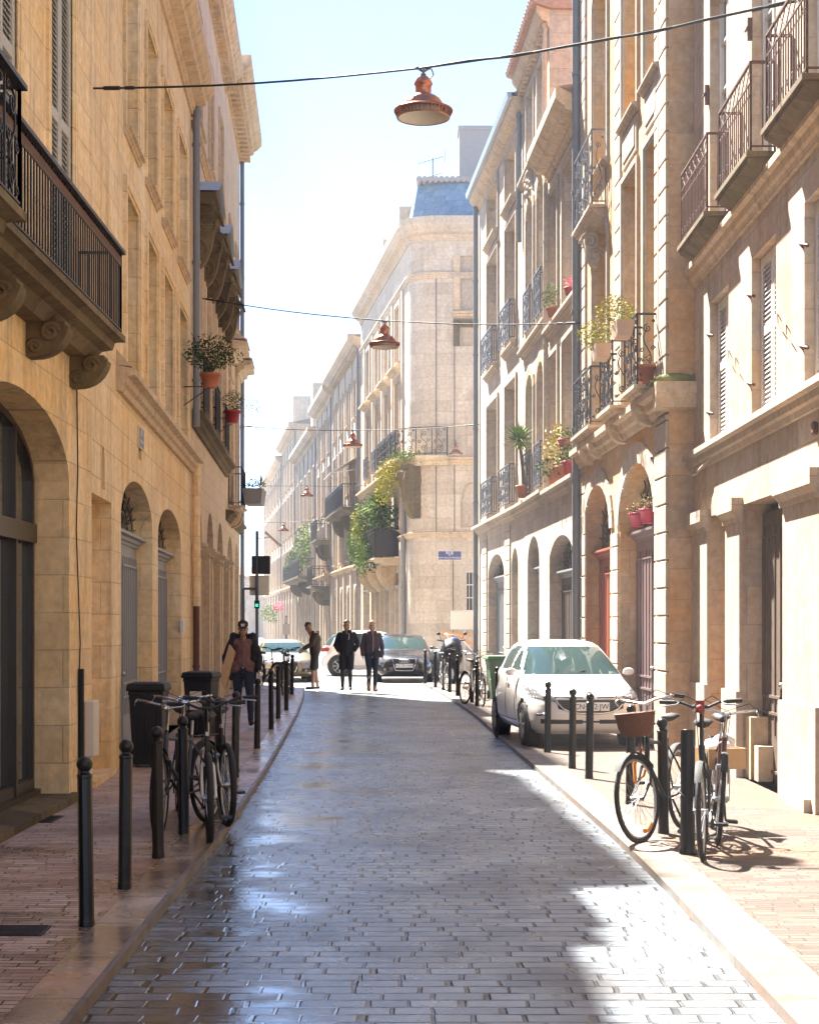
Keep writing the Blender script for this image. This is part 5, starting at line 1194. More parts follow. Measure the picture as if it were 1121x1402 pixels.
# ================================================================ BICYCLES
def mk_bike(loc, rz, lab, fm='iron', steer=0.0, lean=0.0, basket=False, drop=False, guards=True, tyre=.019, step=False, rack=False, light=None, fork='iron', saddle_h=.92, bar_h=1.02, bar_w=.30, group=None, seed=1, bars='flat', hi=True):
    r = empty('bicycle', loc, rz, label=lab, cat='bicycle', group=group); r.rotation_euler = (lean, 0, rz)
    R_ = .34; wb = 1.05; BBp = (.42, 0, .28); hb = Vector((.83, 0, .58)); ht = Vector((.775, 0, .80)); stt = (.27, 0, .76)
    kk = 8 if hi else 5
    q = MB()
    if step: q.tube([hb+Vector((-.02, 0, .06)), (.6, 0, .40), (.45, 0, .33), BBp], .019, kk); q.tube([hb+(ht-hb)*.7, (.55, 0, .52), (.36, 0, .45)], .014, kk)
    else: q.tube([tuple(hb+(ht-hb)*.15), BBp], .018, kk); q.tube([tuple(hb+(ht-hb)*.85), (.285, 0, .72)], .015, kk)
    q.tube([tuple(hb), tuple(ht)], .021, kk); q.tube([BBp, stt], .016, kk)
    for s_ in (-1, 1):
        q.tube([BBp, (.25, s_*.045, .30), (0, s_*.062, R_)], .010, 5); q.tube([(.29, s_*.012, .70), (.16, s_*.04, .55), (0, s_*.062, R_)], .009, 5)
    q.build('frame', M[fm], r)
    q = MB(); q.tube([stt, (.24, 0, saddle_h-.04)], .013, 6); q.build('seat_post', M['alloy'], r)
    q = MB(); sc = [(-.13, .0, .075), (-.09, .0, .078), (-.02, .0, .06), (.06, 0, .03), (.13, 0, .018)]; vs = []
    for (x, _, w_) in sc:
        for j in range(8): a = 2*math.pi*j/8; vs.append((.23+x, w_*math.cos(a), saddle_h+.028*math.sin(a)+(.015 if x < -.05 else 0)))
    q.add(vs, [(i*8+j, i*8+(j+1) % 8, i*8+8+(j+1) % 8, i*8+8+j) for i in range(4) for j in range(8)]+[tuple(range(8)), tuple(range(32, 40))], True); q.build('saddle', M['rubber'], r)
    def wheel(cx, par, M_=None):
        o = MB(); o.M = M_; n = 28
        o.tube([(cx+R_*math.cos(2*math.pi*i/n)*.965, 0, R_+R_*.965*math.sin(2*math.pi*i/n)) for i in range(n)], tyre, 7, closed=True); w_ = o.build('wheel', M['rubber'], par)
        q = MB(); q.M = M_; rr = R_*.89; q.tube([(cx+rr*math.cos(2*math.pi*i/n), 0, R_+rr*math.sin(2*math.pi*i/n)) for i in range(n)], .011, 5, closed=True); q.build('rim', M['alloy'], w_)
        q = MB(); q.M = M_; q.tube([(cx, -.05, R_), (cx, .05, R_)], .022, 8)
        for i in range(28 if hi else 10): a = 2*math.pi*i/(28 if hi else 10); s_ = 1 if i % 2 else -1; q.tube([(cx+.02*math.cos(a+s_), s_*.03, R_+.02*math.sin(a+s_)), (cx+rr*math.cos(a), 0, R_+rr*math.sin(a))], .0016 if hi else .003, 3, caps=False)
        q.build('spokes', M['alloy'], w_); return w_
    wheel(0, r)
    ax = (hb-ht).normalized(); piv = Matrix.Translation(ht) @ Matrix.Rotation(steer, 4, -ax) @ Matrix.Translation(-ht)
    q = MB(); q.M = piv; fa = (wb, 0, R_)
    for s_ in (-1, 1): q.tube([(hb.x, s_*.045, hb.z), (hb.x+.07, s_*.052, hb.z-.12), (wb, s_*.052, R_)], .012, 6)
    q.tube([(hb.x, -.05, hb.z), (hb.x, .05, hb.z)], .016, 6); q.tube([tuple(hb), tuple(ht+(ht-hb)*.15)], .014, 6); q.build('fork', M[fork], r)
    wheel(wb, r, piv)
    top = ht+(ht-hb).normalized()*(bar_h-ht.z); q = MB(); q.M = piv; q.tube([tuple(ht), tuple(top), (top.x+.06, 0, top.z+.01)], .014, 6); bx, bz = top.x+.06, top.z+.01
    if bars == 'swept': pts = [(bx-.16, -bar_w, bz+.03), (bx-.04, -bar_w*.9, bz+.05), (bx+.02, -.12, bz+.03), (bx, 0, bz), (bx+.02, .12, bz+.03), (bx-.04, bar_w*.9, bz+.05), (bx-.16, bar_w, bz+.03)]
    else: pts = [(bx-.05, -bar_w, bz+.04), (bx-.01, -.14, bz+.035), (bx, -.06, bz), (bx, .06, bz), (bx-.01, .14, bz+.035), (bx-.05, bar_w, bz+.04)]
    q.tube(pts, .0115, 6); hbo = q.build('handlebar', M['iron' if bars != 'swept' else 'chrome'], r)
    for e in (0, -1):
        a, b = Vector(pts[e]), Vector(pts[1 if e == 0 else -2]); g_ = MB(); g_.M = piv; d_ = (b-a).normalized(); g_.tube([a, a+d_*.12], .017, 8); g_.build('grip', M['rubber'], hbo)
        g_ = MB(); g_.M = piv; g_.tube([a+d_*.15, a+d_*.13+Vector((.06, 0, -.015)), a+d_*.02+Vector((.075, 0, -.03))], .006, 5); g_.build('brake_lever', M['alloy'], hbo)
        g_ = MB(); g_.M = piv; s_ = 1 if a.y > 0 else -1; g_.tube([a+d_*.15+Vector((.03, 0, 0)), a+d_*.15+Vector((.12, -s_*.06, .05)), Vector((bx+.10, -s_*.03, bz+.02)), Vector((hb.x+.05, -s_*.01, hb.z+.1))], .0035, 4); g_.build('brake_cable', M['rubber'], hbo)
    q = MB(); q.lathe([(.085, -.004), (.085, .004)], (0, 0, 0), 20); q.v = [Vector((BBp[0]+v.x, v.z-.055, BBp[2]+v.y)) for v in q.v]
    for s_, a in ((-1, .6+seed), (1, .6+seed+math.pi)):
        e = (BBp[0]+.17*math.cos(a), s_*.085, BBp[2]+.17*math.sin(a)); q.tube([(BBp[0], s_*.06, BBp[2]), e], .010, 5); q.box(e[0]-.045, e[0]+.045, min(s_*.09, s_*.18), max(s_*.09, s_*.18), e[2]-.012, e[2]+.012)
    q.tube([(BBp[0], -.055, BBp[2]+.085), (0, -.055, R_+.04)], .004, 4); q.tube([(BBp[0], -.055, BBp[2]-.085), (0, -.055, R_-.04)], .004, 4); q.build('crankset', M['iron'], r)
    if guards:
        for cx, a0, a1, M_ in ((0, .5, 2.9, None), (wb, .7, 2.5, piv)):
            q = MB(); q.M = M_; rr = R_+.03; vs = []; n = 12
            for i in range(n+1):
                a = a0+(a1-a0)*i/n
                for y, o_ in ((-.026, -.008), (0, 0), (.026, -.008)): vs.append((cx+(rr+o_)*math.cos(a), y, R_+(rr+o_)*math.sin(a)))
            q.add(vs, [(i*3+j, i*3+j+1, i*3+4+j, i*3+3+j) for i in range(n) for j in range(2)], True); q.build('mudguard', M['rubber'], r)
    if rack or basket == 'crate':
        q = MB(); zr = .74
        for y in (-.06, 0, .06): q.tube([(.14, y, zr), (-.26, y, zr)], .006, 5)
        for x in (.1, -.08, -.24): q.tube([(x, -.06, zr), (x, .06, zr)], .006, 5)
        for s_ in (-1, 1): q.tube([(-.1, s_*.06, zr), (0, s_*.065, R_)], .006, 5)
        q.build('rack', M['iron'], r)
    if basket is True:
        q = MB(); q.M = piv; q.M = piv @ Matrix.Translation((bx+.17, 0, bz-.14)) @ Matrix.Scale(.80, 4); c_ = (0, 0, 0)
        q.lathe([(.13, -.13), (.165, -.03), (.18, .09), (.19, .10), (.18, .11), (.165, .09), (.12, -.12), (0, -.12)], c_, 20, sx=.85, sy=1.15, smooth=False)
        for i in range(7): 
            zz = -.11+i*.03; rr = .134+.0065*i*1.15; q.lathe([(rr, zz), (rr+.007, zz+.008), (rr, zz+.016)], c_, 20, sx=.85, sy=1.15)
        q.build('basket', M['wicker'], r)
    if light:
        q = MB(); q.M = piv; q.fr = None; q.ball((bx+.05, 0, bz-.01), .035, 10); q.box(bx-.02, bx+.05, -.03, .03, bz-.04, bz+.05); q.build('lamp', M[light], r)
    return r
def bike_at(px, py, yaw, **k):
    """front wheel touches the ground at this photo point; yaw = heading of the bicycle"""
    p = gp(px, py); return mk_bike((p.x-1.05*math.cos(yaw), p.y-1.05*math.sin(yaw), 0), yaw, **k)
D = math.radians
GL = 'bicycles locked on the left pavement'; GR = 'bicycles locked on the right pavement'
bike_at(287, 1152, D(-84), lab='mountain bicycle with white fork, nearest the left kerb edge', fm='iron', fork='frame_white', tyre=.027, guards=False, steer=.05, lean=.03, bar_w=.31, group=GL, seed=1.2)
bike_at(215, 1146, D(-106), lab='dark bicycle at the wall side of the left bicycle cluster, front wheel turned', fm='iron_grey', steer=.25, lean=.05, bars='swept', bar_w=.28, group=GL, light='chrome', seed=.2, rack=True)
bike_at(309, 1130, D(-84), lab='knobbly tyred bicycle behind the white-forked one on the left', fm='iron', tyre=.028, guards=False, steer=.18, lean=.05, bar_w=.32, fork='alloy', group=GL, seed=2.2)
bike_at(250, 1128, D(-80), lab='dark blue city bicycle in the middle of the left cluster', fm='sign_blue', steer=-.1, lean=-.02, bars='swept', bar_w=.27, group=GL, seed=2.9, light='chrome')
bk = bike_at(880, 1154, D(-116), lab='city bicycle with a wicker basket on the right pavement', fm='iron', steer=-.17, lean=.07, basket=True, bars='swept', bar_w=.27, fork='iron', group=GR, seed=.4, bar_h=1.06)
bike_at(962, 1176, D(-101), lab='bicycle with wide handlebars and a red front lamp on the right', fm='iron', steer=-.04, lean=.02, bar_w=.30, light='pot_red', group=GR, seed=2.0, bar_h=1.08, tyre=.02)
bike_at(983, 1155, D(-97), lab='brown-tyred bicycle nearest the right wall, with a rear rack', fm='iron_rust', steer=-.04, lean=-.08, bars='swept', bar_w=.26, group=GR, seed=1.0, rack=True, bar_h=.98, fork='alloy')
q = MB(); q.tube([(1.05+.25*math.cos(a/10-2.2), .02, .34+.25*math.sin(a/10-2.2)) for a in range(7)], .022, 5); q.build('spoke_reflector', M['orange'], bk)
q = MB(); q.tube([(.82, -.03, .72), (.9, -.08, .6), (.84, -.1, .45), (.75, -.06, .5), (.78, 0, .66)], .014, 6); q.build('cable_lock', M['orange'], bk)
p = gp(968, 1118); r = empty('cardboard_box', (gx(985, 13.9), 13.9, .50), .3, label='orange-brown box with a white bag on the rack behind the right bicycles', cat='box')
q = MB(); q.box(-.17, .17, -.14, .14, 0, .01); 
for a in ((-.17, -.16, -.14, .14), (.16, .17, -.14, .14), (-.17, .17, -.14, -.13), (-.17, .17, .13, .14)): q.box(a[0], a[1], a[2], a[3], .01, .17)
q.build('box_walls', M['wood_board'], r)
q = MB(); q.ball((-.02, 0, .16), .15, 14, .6, 1.0, .85); q.ball((.06, .03, .22), .09, 10, .8); o = q.build('bag', M['white_plastic'], r); dm = o.modifiers.new('crumple', 'DISPLACE'); tx = bpy.data.textures.new('crumple', 'CLOUDS'); tx.noise_scale = .06; dm.texture = tx; dm.strength = .05
G2 = 'bicycles farther along the street'
bike_at(398, 946, D(-75), lab='bicycle at the far end of the left pavement, right of its neighbour', fm='iron', steer=-.3, lean=.0, group=G2, hi=False, guards=True)
bike_at(387, 952, D(-95), lab='bicycle at the far left kerb, left of its neighbour', fm='iron', steer=.1, lean=.03, group=G2, hi=False, light='chrome')
bike_at(378, 944, D(-60), lab='dark bicycle at the far left, closest to the wall', fm='iron', steer=.1, lean=-.03, group=G2, hi=False)
bike_at(662, 967, D(-70), lab='pale-framed bicycle with rusty tyres at the middle right bollards', fm='frame_white', steer=-.25, lean=-.06, group=G2, hi=False, bars='swept', fork='chrome')
bike_at(650, 958, D(-100), lab='dark bicycle leaning behind the pale-framed one', fm='iron', steer=.2, lean=.04, group=G2, hi=False, bars='swept')
bike_at(611, 946, D(-85), lab='bicycle standing right in front of the motor scooter', fm='alloy', steer=.15, lean=.03, group=G2, hi=False)
# motor scooter under a dark cover
r = empty('motor_scooter', gp(608, 934.5), D(-70), label='motor scooter under a dark cover with a blue patch, by the far bollards', cat='scooter')
q = MB()
vs = []; sec = [(-.85, .16, .55, .80), (-.6, .24, .45, 1.0), (-.2, .25, .35, .98), (.1, .24, .32, .92), (.35, .30, .30, 1.1), (.55, .36, .35, 1.28), (.75, .25, .45, 1.12), (.88, .10, .55, .85)]
for x, w_, z0, z1 in sec:
    for j in range(12): a = 2*math.pi*j/12; vs.append((x+random.uniform(-.02, .02), w_*math.cos(a)*(1+random.uniform(-.08, .08)), (z0+z1)/2+(z1-z0)/2*math.sin(a)))
q.add(vs, [(i*12+j, i*12+(j+1) % 12, i*12+12+(j+1) % 12, i*12+12+j) for i in range(7) for j in range(12)]+[tuple(range(12)), tuple(range(84, 96))], True); q.build('cover', M['plastic_dark'], r)
q = MB(); q.ball((.5, .1, 1.12), .2, 12, .9, .8, 1.1); q.build('blue_patch', M['sign_blue'], r)
for cx in (-.62, .70):
    q = MB(); q.tube([(cx+.22*math.cos(2*math.pi*i/18), 0, .27+.22*math.sin(2*math.pi*i/18)) for i in range(18)], .055, 8, closed=True); w_ = q.build('wheel', M['rubber'], r)
    q = MB(); q.tube([(cx, -.04, .27), (cx, .04, .27)], .15, 12); q.build('rim', M['alloy'], w_)
q = MB(); q.tube([(.55, -.42, 1.22), (.5, 0, 1.15), (.55, .42, 1.22)], .02, 6)
for s_ in (-1, 1): q.tube([(.55, s_*.3, 1.2), (.6, s_*.38, 1.38)], .008, 4); q.ball((.6, s_*.4, 1.40), .06, 8, .7, .4, 1)
q.build('handlebar', M['iron'], r)
# ================================================================ CARS
def mk_car(loc, rz, lab, layers, paint, L_, axles, wr=.31, zg0=.97, zg1=1.40, cabin=None, grille=None, plate_txt=None, lights=None, sc=(1, 1, 1), rails=False, rear_lights=False, dark_low=None):
    """body lofted through horizontal outlines (z, x_front, x_rear, half width, exponent)"""
    r = empty('parked_car', loc, rz, label=lab, cat='car'); r.scale = sc; NA = 112
    def lay(z):
        for a, b in zip(layers, layers[1:]):
            if z <= b[0]: t = (z-a[0])/(b[0]-a[0]); t = max(0, t); return [a[i]+(b[i]-a[i])*t for i in range(5)]
        return list(layers[-1])
    def fx(y, z, off=.006):          # front surface
        _, xf, xr, hw, n = lay(z); a = (xr-xf)/2; return (xf+xr)/2-a*max(0, 1-abs(y/hw)**n)**(1/n)-off
    zs = []
    for a, b in zip(layers, layers[1:]):
        k = max(1, int((b[0]-a[0])/.035)); zs += [a[0]+(b[0]-a[0])*i/k for i in range(k)]
    zs.append(layers[-1][0]); rings = []
    for z in zs:
        _, xf, xr, hw, n = lay(z); ring = []
        for j in range(NA):
            t = 2*math.pi*j/NA; c, s_ = math.cos(t), math.sin(t)
            # spread points so that the corners and the flanks get enough of them
            x = (xf+xr)/2-(xr-xf)/2*math.copysign(abs(c)**(2/n), c); y = hw*math.copysign(abs(s_)**(2/n), s_); ring.append((x, y, z))
        rings.append(ring)
    # re-sample every ring evenly in x along flanks
    def resample(ring):
        P = [Vector(p) for p in ring]+[Vector(ring[0])]; d = [0]
        for a, b in zip(P, P[1:]): d.append(d[-1]+(b-a).length)
        out = []; j = 0
        for i in range(NA):
            t = d[-1]*i/NA
            while d[j+1] < t: j += 1
            f = (t-d[j])/max(d[j+1]-d[j], 1e-9); out.append(P[j].lerp(P[j+1], f))
        return out
    rings = [resample(g_) for g_ in rings]
    body = MB(); glass = MB(); cab = cabin
    vs = [p for g_ in rings for p in g_]; bf = []; gf = []
    for i in range(len(rings)-1):
        for j in range(NA):
            f = (i*NA+j, i*NA+(j+1) % NA, (i+1)*NA+(j+1) % NA, (i+1)*NA+j); c = sum((Vector(vs[k]) for k in f), Vector())/4
            if c.z < .75 and any((c.x-ax)**2+(c.z-wr)**2 < (wr+.045)**2 for ax in axles) and abs(c.y) > .55: continue
            g_ = False
            if zg0 < c.z < zg1:
                _, xf, xr, hw, n = lay(c.z); fr = (c.x-xf)/(xr-xf)
                if abs(c.y) < hw-.075 and fr < .3: g_ = 1
                elif abs(c.y) < hw-.12 and fr > .7: g_ = 1
                elif abs(c.y) > hw-.045 and xf+.30 < c.x < xr-.30 and not any(abs(c.x-bp_) < .045 for bp_ in cab) and c.z > zg0+.03: g_ = 2
            (gf if g_ else bf).append(f)
    body.add(vs, bf, True); body.add(rings[-1], [tuple(range(NA))]); body.add(rings[0], [tuple(range(NA))])
    bo = body.build('body', M[paint], r); 
    glass.add([tuple(v) for v in vs], gf, True); glass.build('window', M['car_glass'], r)
    for ax in axles:
        for s_ in (-1, 1):
            hw = lay(.4)[3]; yo = s_*(hw-.035); q = MB(); fr = lambda p, yo=yo, ax=ax, s_=s_: Vector((ax+p.x, yo+s_*p.z, wr+p.y)); q.fr = fr
            q.lathe([(0, -.19), (wr+.06, -.19), (wr+.06, .0)], k=28); q.build('wheel_arch', M['rubber'], r)
            q = MB(fr); q.lathe([(wr*.66, .02), (wr*.7, .035), (wr*.93, .03), (wr, .0), (wr, -.16), (wr*.6, -.18)], k=28); w_ = q.build('wheel', M['rubber'], r)
            q = MB(fr); q.lathe([(wr*.68, .02), (wr*.64, .03), (wr*.60, .0)], k=24)
            for i in range(8): a = i*math.pi/4; q.tube([(.03*math.cos(a), .03*math.sin(a), .03), (wr*.63*math.cos(a), wr*.63*math.sin(a), .02)], .022, 5)
            q.ball((0, 0, .02), .05, 8); q.build('rim', M['alloy'], w_)
    def patch(name, top, bot, y0, y1, m, off=.008, k=14, par=None, both=False, m_thick=None):
        o = None
        for s_ in ((1, -1) if both else (1,)):
            q = MB(); vv = []
            for i in range(k+1):
                y = (y0+(y1-y0)*i/k); zt, zb = top(abs(y)), bot(abs(y))
                for t in (0, .25, .5, .75, 1): z = zb+(zt-zb)*t; vv.append((fx(y*s_, z, off), y*s_, z))
            q.add(vv, [(i*5+j, i*5+j+1, i*5+6+j, i*5+5+j) for i in range(k) for j in range(4)], True)
            o = q.build(name, M[m], par or r, fix=False)
        return o
    def line(name, pts, rad, m, off=.004):
        q = MB(); q.tube([(fx(y, z, off), y, z) for y, z in pts], rad, 6); return q.build(name, M[m], r)
    if grille: grille(r, patch, line, fx, lay)
    if plate_txt:
        zp, wp = plate_txt[1], .26; q = MB(); x0 = fx(0, zp, .035); q.box(x0, x0+.012, -wp, wp, zp-.055, zp+.055); pl_ = q.build('number_plate', M['white_plastic'], r)
        vs_, fs_ = text_mesh(plate_txt[0], .105, .001); q = MB(); q.add([(x0-.002-z, -x, y+zp) for x, y, z in vs_], fs_); q.build('plate_lettering', M['iron'], pl_, fix=False)
    for s_ in (-1, 1):       # mirrors
        xm = lay(zg0)[1]+.42; hw = lay(zg0)[3]; q = MB(); q.ball((xm, s_*(hw+.085), zg0+.03), .08, 12, .7, .6, 1.1); q.box(xm-.02, xm+.02, s_*hw if s_ > 0 else -hw-.06, s_*hw+.06 if s_ > 0 else -hw, zg0, zg0+.03); q.build('mirror', M[paint], r)
    for y, s_ in ((-.05, 1), (.35, 1)):     # wipers
        q = MB(); q.tube([(fx(y+.45, zg0+.03, .008), y+.45-.4, zg0+.02), (fx(y, zg0+.06, .02), y-.1, zg0+.06)], .008, 4); q.build('wiper', M['rubber'], r)
    if rear_lights:
        for s_ in (-1, 1):
            q = MB(); hw = lay(.85)[3]; xr = lay(.85)[2]; q.ball((xr-.12, s_*(hw-.06), .86), .10, 10, .8, 1.3, .6); q.build('tail_light', M['pot_red'], r)
    # door seams and handles
    for s_ in (-1, 1):
        def sy(x, z): _, xf, xr, hw, n = lay(z); a = (xr-xf)/2; return s_*(hw*max(0, 1-abs((x-(xf+xr)/2)/a)**n)**(1/n)+.001)
        q = MB()
        for x in [axles[0]+.55]+[c_+.02 for c_ in cab]: q.tube([(x, sy(x, z), z) for z in (.34, .5, .65, .8, .93)], .006, 4)
        q.tube([(axles[0]+.55, sy(axles[0]+.55, .33), .33), (axles[1]-.45, sy(axles[1]-.45, .33), .33)], .006, 4); q.build('door_seam', M['rubber'], r)
        q = MB(); x = cab[0]-.15; q.tube([(x-.09, sy(x, .84)+s_*.02, .84), (x+.09, sy(x, .84)+s_*.02, .84)], .014, 6); q.build('door_handle', M[paint], r)
    return r
m, N, L, P_ = newmat('car_glass'); P_.inputs['Base Color'].default_value = (.03, .055, .055, 1); P_.inputs['Roughness'].default_value = .03; P_.inputs['Specular IOR Level'].default_value = .45; M['car_glass'] = m
M['paint_white'] = mat('white_car_paint', (.68,.66,.63), .28, var=.03, coat=.6)
M['paint_dark'] = mat('midnight_car_paint', (.014,.016,.028), .25, .2, var=.1, coat=.8)
M['paint_silver'] = mat('silver_car_paint', (.50,.50,.50), .3, .4, var=.03, coat=.6)
M['paint_gold'] = mat('beige_car_paint', (.20,.165,.11), .3, .2, var=.05, coat=.6)
m, N, L, P_ = newmat('headlamp_glass'); P_.inputs['Base Color'].default_value = (.22, .22, .23, 1); P_.inputs['Roughness'].default_value = .12; P_.inputs['Metallic'].default_value = .6; M['headlamp'] = m
hatch = [(.20, .16, 3.84, .76, 6), (.27, .05, 3.92, .82, 6), (.36, .01, 3.95, .855, 5.5), (.50, 0, 3.96, .868, 5), (.62, .03, 3.96, .87, 4.6), (.70, .07, 3.95, .868, 4.2), (.755, .14, 3.94, .862, 3.8), (.80, .27, 3.93, .855, 3.6), (.85, .50, 3.91, .845, 3.6), (.90, .76, 3.89, .835, 3.8), (.95, .98, 3.87, .825, 4.2),
         (.98, 1.05, 3.85, .81, 4.5), (1.08, 1.22, 3.78, .765, 4.0), (1.2, 1.44, 3.70, .71, 3.8), (1.3, 1.66, 3.58, .66, 3.6), (1.37, 1.85, 3.44, .615, 3.4), (1.42, 2.06, 3.24, .55, 3.2), (1.45, 2.30, 3.0, .43, 3), (1.462, 2.45, 2.85, .3, 2.6)]
def grille_hatch(r, patch, line, fx, lay):
    g = patch('grille', lambda y: .665, lambda y: .50+max(0, (y-.20))**1.6*.42 if y < .48 else .665-.001, -.47, .47, 'rubber', .010)
    q = MB()
    for i in range(6): z = .515+i*.024; w_ = .2+(.27)*min(1, (i+1)/6.0); q.tube([(fx(y, z, .014), y, z) for y in (-w_, -w_/2, 0, w_/2, w_)], .004, 4)
    q.build('grille_bars', M['iron_grey'], g)
    pts = [(-.50, .675), (-.47, .62), (-.40, .55), (-.30, .505), (-.15, .485), (0, .48), (.15, .485), (.30, .505), (.40, .55), (.47, .62), (.50, .675)]
    line('grille_surround', pts, .013, 'chrome', .01); line('bonnet_seam', [(-.5, .705), (-.3, .70), (-.1, .697)], .008, 'rubber'); line('bonnet_seam', [(.5, .705), (.3, .70), (.1, .697)], .008, 'rubber')
    line('grille_surround', [(-.50, .675), (-.2, .68), (.2, .68), (.50, .675)], .009, 'chrome', .01)
    patch('bumper_intake', lambda y: .40+.02*max(0, y-.3), lambda y: .345, .12, .70, 'rubber', .006, both=True)
    patch('bumper_intake', lambda y: .385, lambda y: .360, -.12, .12, 'rubber', .006)
    patch('headlight_rim', lambda y: .712+(y-.48)*.44, lambda y: .635+(y-.48)*.14, .485, .815, 'iron_grey', .005, both=True, k=10)
    patch('headlight', lambda y: .70+(y-.48)*.42, lambda y: .645+(y-.48)*.16, .50, .80, 'headlamp', .009, both=True, k=10)
    for s_ in (-1, 1): q = MB(); q.ball((fx(.62*s_, .70, -.01), .62*s_, .695), .035, 10); q.build('headlight_bulb', M['chrome'], r); q = MB(); q.tube([(fx(s_*(.62+i*.02), .47, .004), s_*(.62+i*.02), .47+.006*math.sin(i)) for i in range(7)], .018, 6); q.build('fog_lamp', M['headlamp'], r)
    q = MB(); q.lathe([(.045, 0), (.04, .008), (0, .012)], k=14); q.v = [Vector((fx(0, .73, 0)-v.z, v.x, .735+v.y)) for v in q.v]; q.build('bonnet_badge', M['chrome'], r)
yaw = math.atan2(1, -.105)
mk_car((gx(809, 22.6), 22.6, 0), yaw, 'white hatchback parked on the right pavement behind the bollards', hatch, 'paint_white', 3.96, (.80, 3.34), .305, .98, 1.385, (2.02+.12, 3.0), grille_hatch, ('CN·752·JW', .575), sc=(.97, .95, .995))
sedan = [(.18, .22, 4.40, .80, 6), (.28, .06, 4.55, .88, 5.5), (.42, .0, 4.6, .905, 5), (.55, .0, 4.62, .915, 4.8), (.66, .04, 4.62, .915, 4.4), (.73, .12, 4.6, .91, 4), (.78, .30, 4.58, .90, 4), (.84, .65, 4.56, .885, 4), (.89, 1.0, 4.54, .875, 4.2), (.94, 1.28, 4.5, .86, 4.5),
         (.97, 1.36, 4.4, .83, 4.5), (1.1, 1.62, 4.1, .77, 4.5), (1.22, 1.88, 3.9, .71, 4.4), (1.31, 2.1, 3.75, .66, 4), (1.37, 2.32, 3.5, .58, 3.4), (1.405, 2.6, 3.2, .42, 3), (1.415, 2.75, 3.05, .28, 2.6)]
def grille_sedan(r, patch, line, fx, lay):
    g = patch('grille', lambda y: .70, lambda y: .36, -.34, .34, 'rubber', .012)
    line('grille_surround', [(-.36, .70), (-.31, .50), (-.26, .355), (0, .35), (.26, .355), (.31, .50), (.36, .70), (0, .705), (-.36, .70)], .016, 'chrome', .016)
    q = MB()
    for i in range(4):
        y = -.105+i*.07; q.tube([(fx(0, .63, .03), y+.045*math.cos(2*math.pi*j/12), .63+.045*math.sin(2*math.pi*j/12)) for j in range(12)], .008, 5, closed=True)
    q.build('four_ring_emblem', M['chrome'], r)
    patch('headlight', lambda y: .70, lambda y: .60-(y-.45)*.05, .44, .82, 'headlamp', .008, both=True)
    patch('headlight_rim', lambda y: .725, lambda y: .70, .42, .84, 'rubber', .006, both=True)
    patch('bumper_intake', lambda y: .46, lambda y: .34, .46, .78, 'rubber', .006, both=True)
    for s_ in (-1, 1): q = MB(); q.ball((fx(.58*s_, .40, .0), .58*s_, .40), .055, 10, 1, .4, 1); q.build('fog_lamp', M['headlamp'], r)
mk_car((gx(553.5, 49.2), 49.2, -.05), math.atan2(1, -.02), 'dark saloon car parked facing the camera before the corner house', sedan, 'paint_dark', 4.6, (.95, 3.75), .33, .965, 1.33, (2.35, 3.3), grille_sedan, ('AZ·751·NM', .50), sc=(1, .97, 1))
mk_car((gx(610, 56.2), 56.2, -.05), math.pi, 'white car seen from the side behind the two walking men', hatch, 'paint_white', 3.96, (.80, 3.34), .32, .98, 1.385, (2.1, 3.0), None, None, rear_lights=True, sc=(1.05, 1, 1.03))
mk_car((gx(393, 49.5), 49.5, -.05), D(97), 'beige car with a pale windscreen behind the far left bicycles', sedan, 'paint_gold', 4.6, (.95, 3.75), .33, .965, 1.33, (2.35, 3.3), grille_sedan, None, sc=(1, .95, .88))

# ================================================================ PEOPLE
def capsule(q, p, q1, r0, r1, k=10):
    p, b = Vector(p), Vector(q1); d = b-p; ln = d.length
    if ln < 1e-6: q.ball(p, r0, k); return
    d.normalize(); pts = []; rs = []
    for i in range(5): a = math.pi/2*(1-i/4); pts.append(p-d*r0*math.sin(a)); rs.append(max(.001, r0*math.cos(a)))
    for i in range(5): a = math.pi/2*(i/4); pts.append(b+d*r1*math.sin(a)); rs.append(max(.001, r1*math.cos(a)))
    q.tube(pts, rs, k)
def chain(q, pts): 
    for (a, ra), (b, rb) in zip(pts, pts[1:]): capsule(q, a, b, ra, rb)
def ell(q, c, rx, ry, rz, k=16):
    q.lathe([(math.sin(math.pi*i/10)+1e-4, -math.cos(math.pi*i/10)) for i in range(11)], (0, 0, 0), k); n = k*11
    for i in range(len(q.v)-n, len(q.v)): v = q.v[i]; q.v[i] = Vector((c[0]+v.x*rx, c[1]+v.y*ry, c[2]+v.z*rz))
def remesh(o, vox=.008, sm=4):
    m_ = o.modifiers.new('remesh', 'REMESH'); m_.mode = 'VOXEL'; m_.voxel_size = vox; m_.use_smooth_shade = True
    s_ = o.modifiers.new('smooth', 'SMOOTH'); s_.iterations = sm; s_.factor = .5; return o
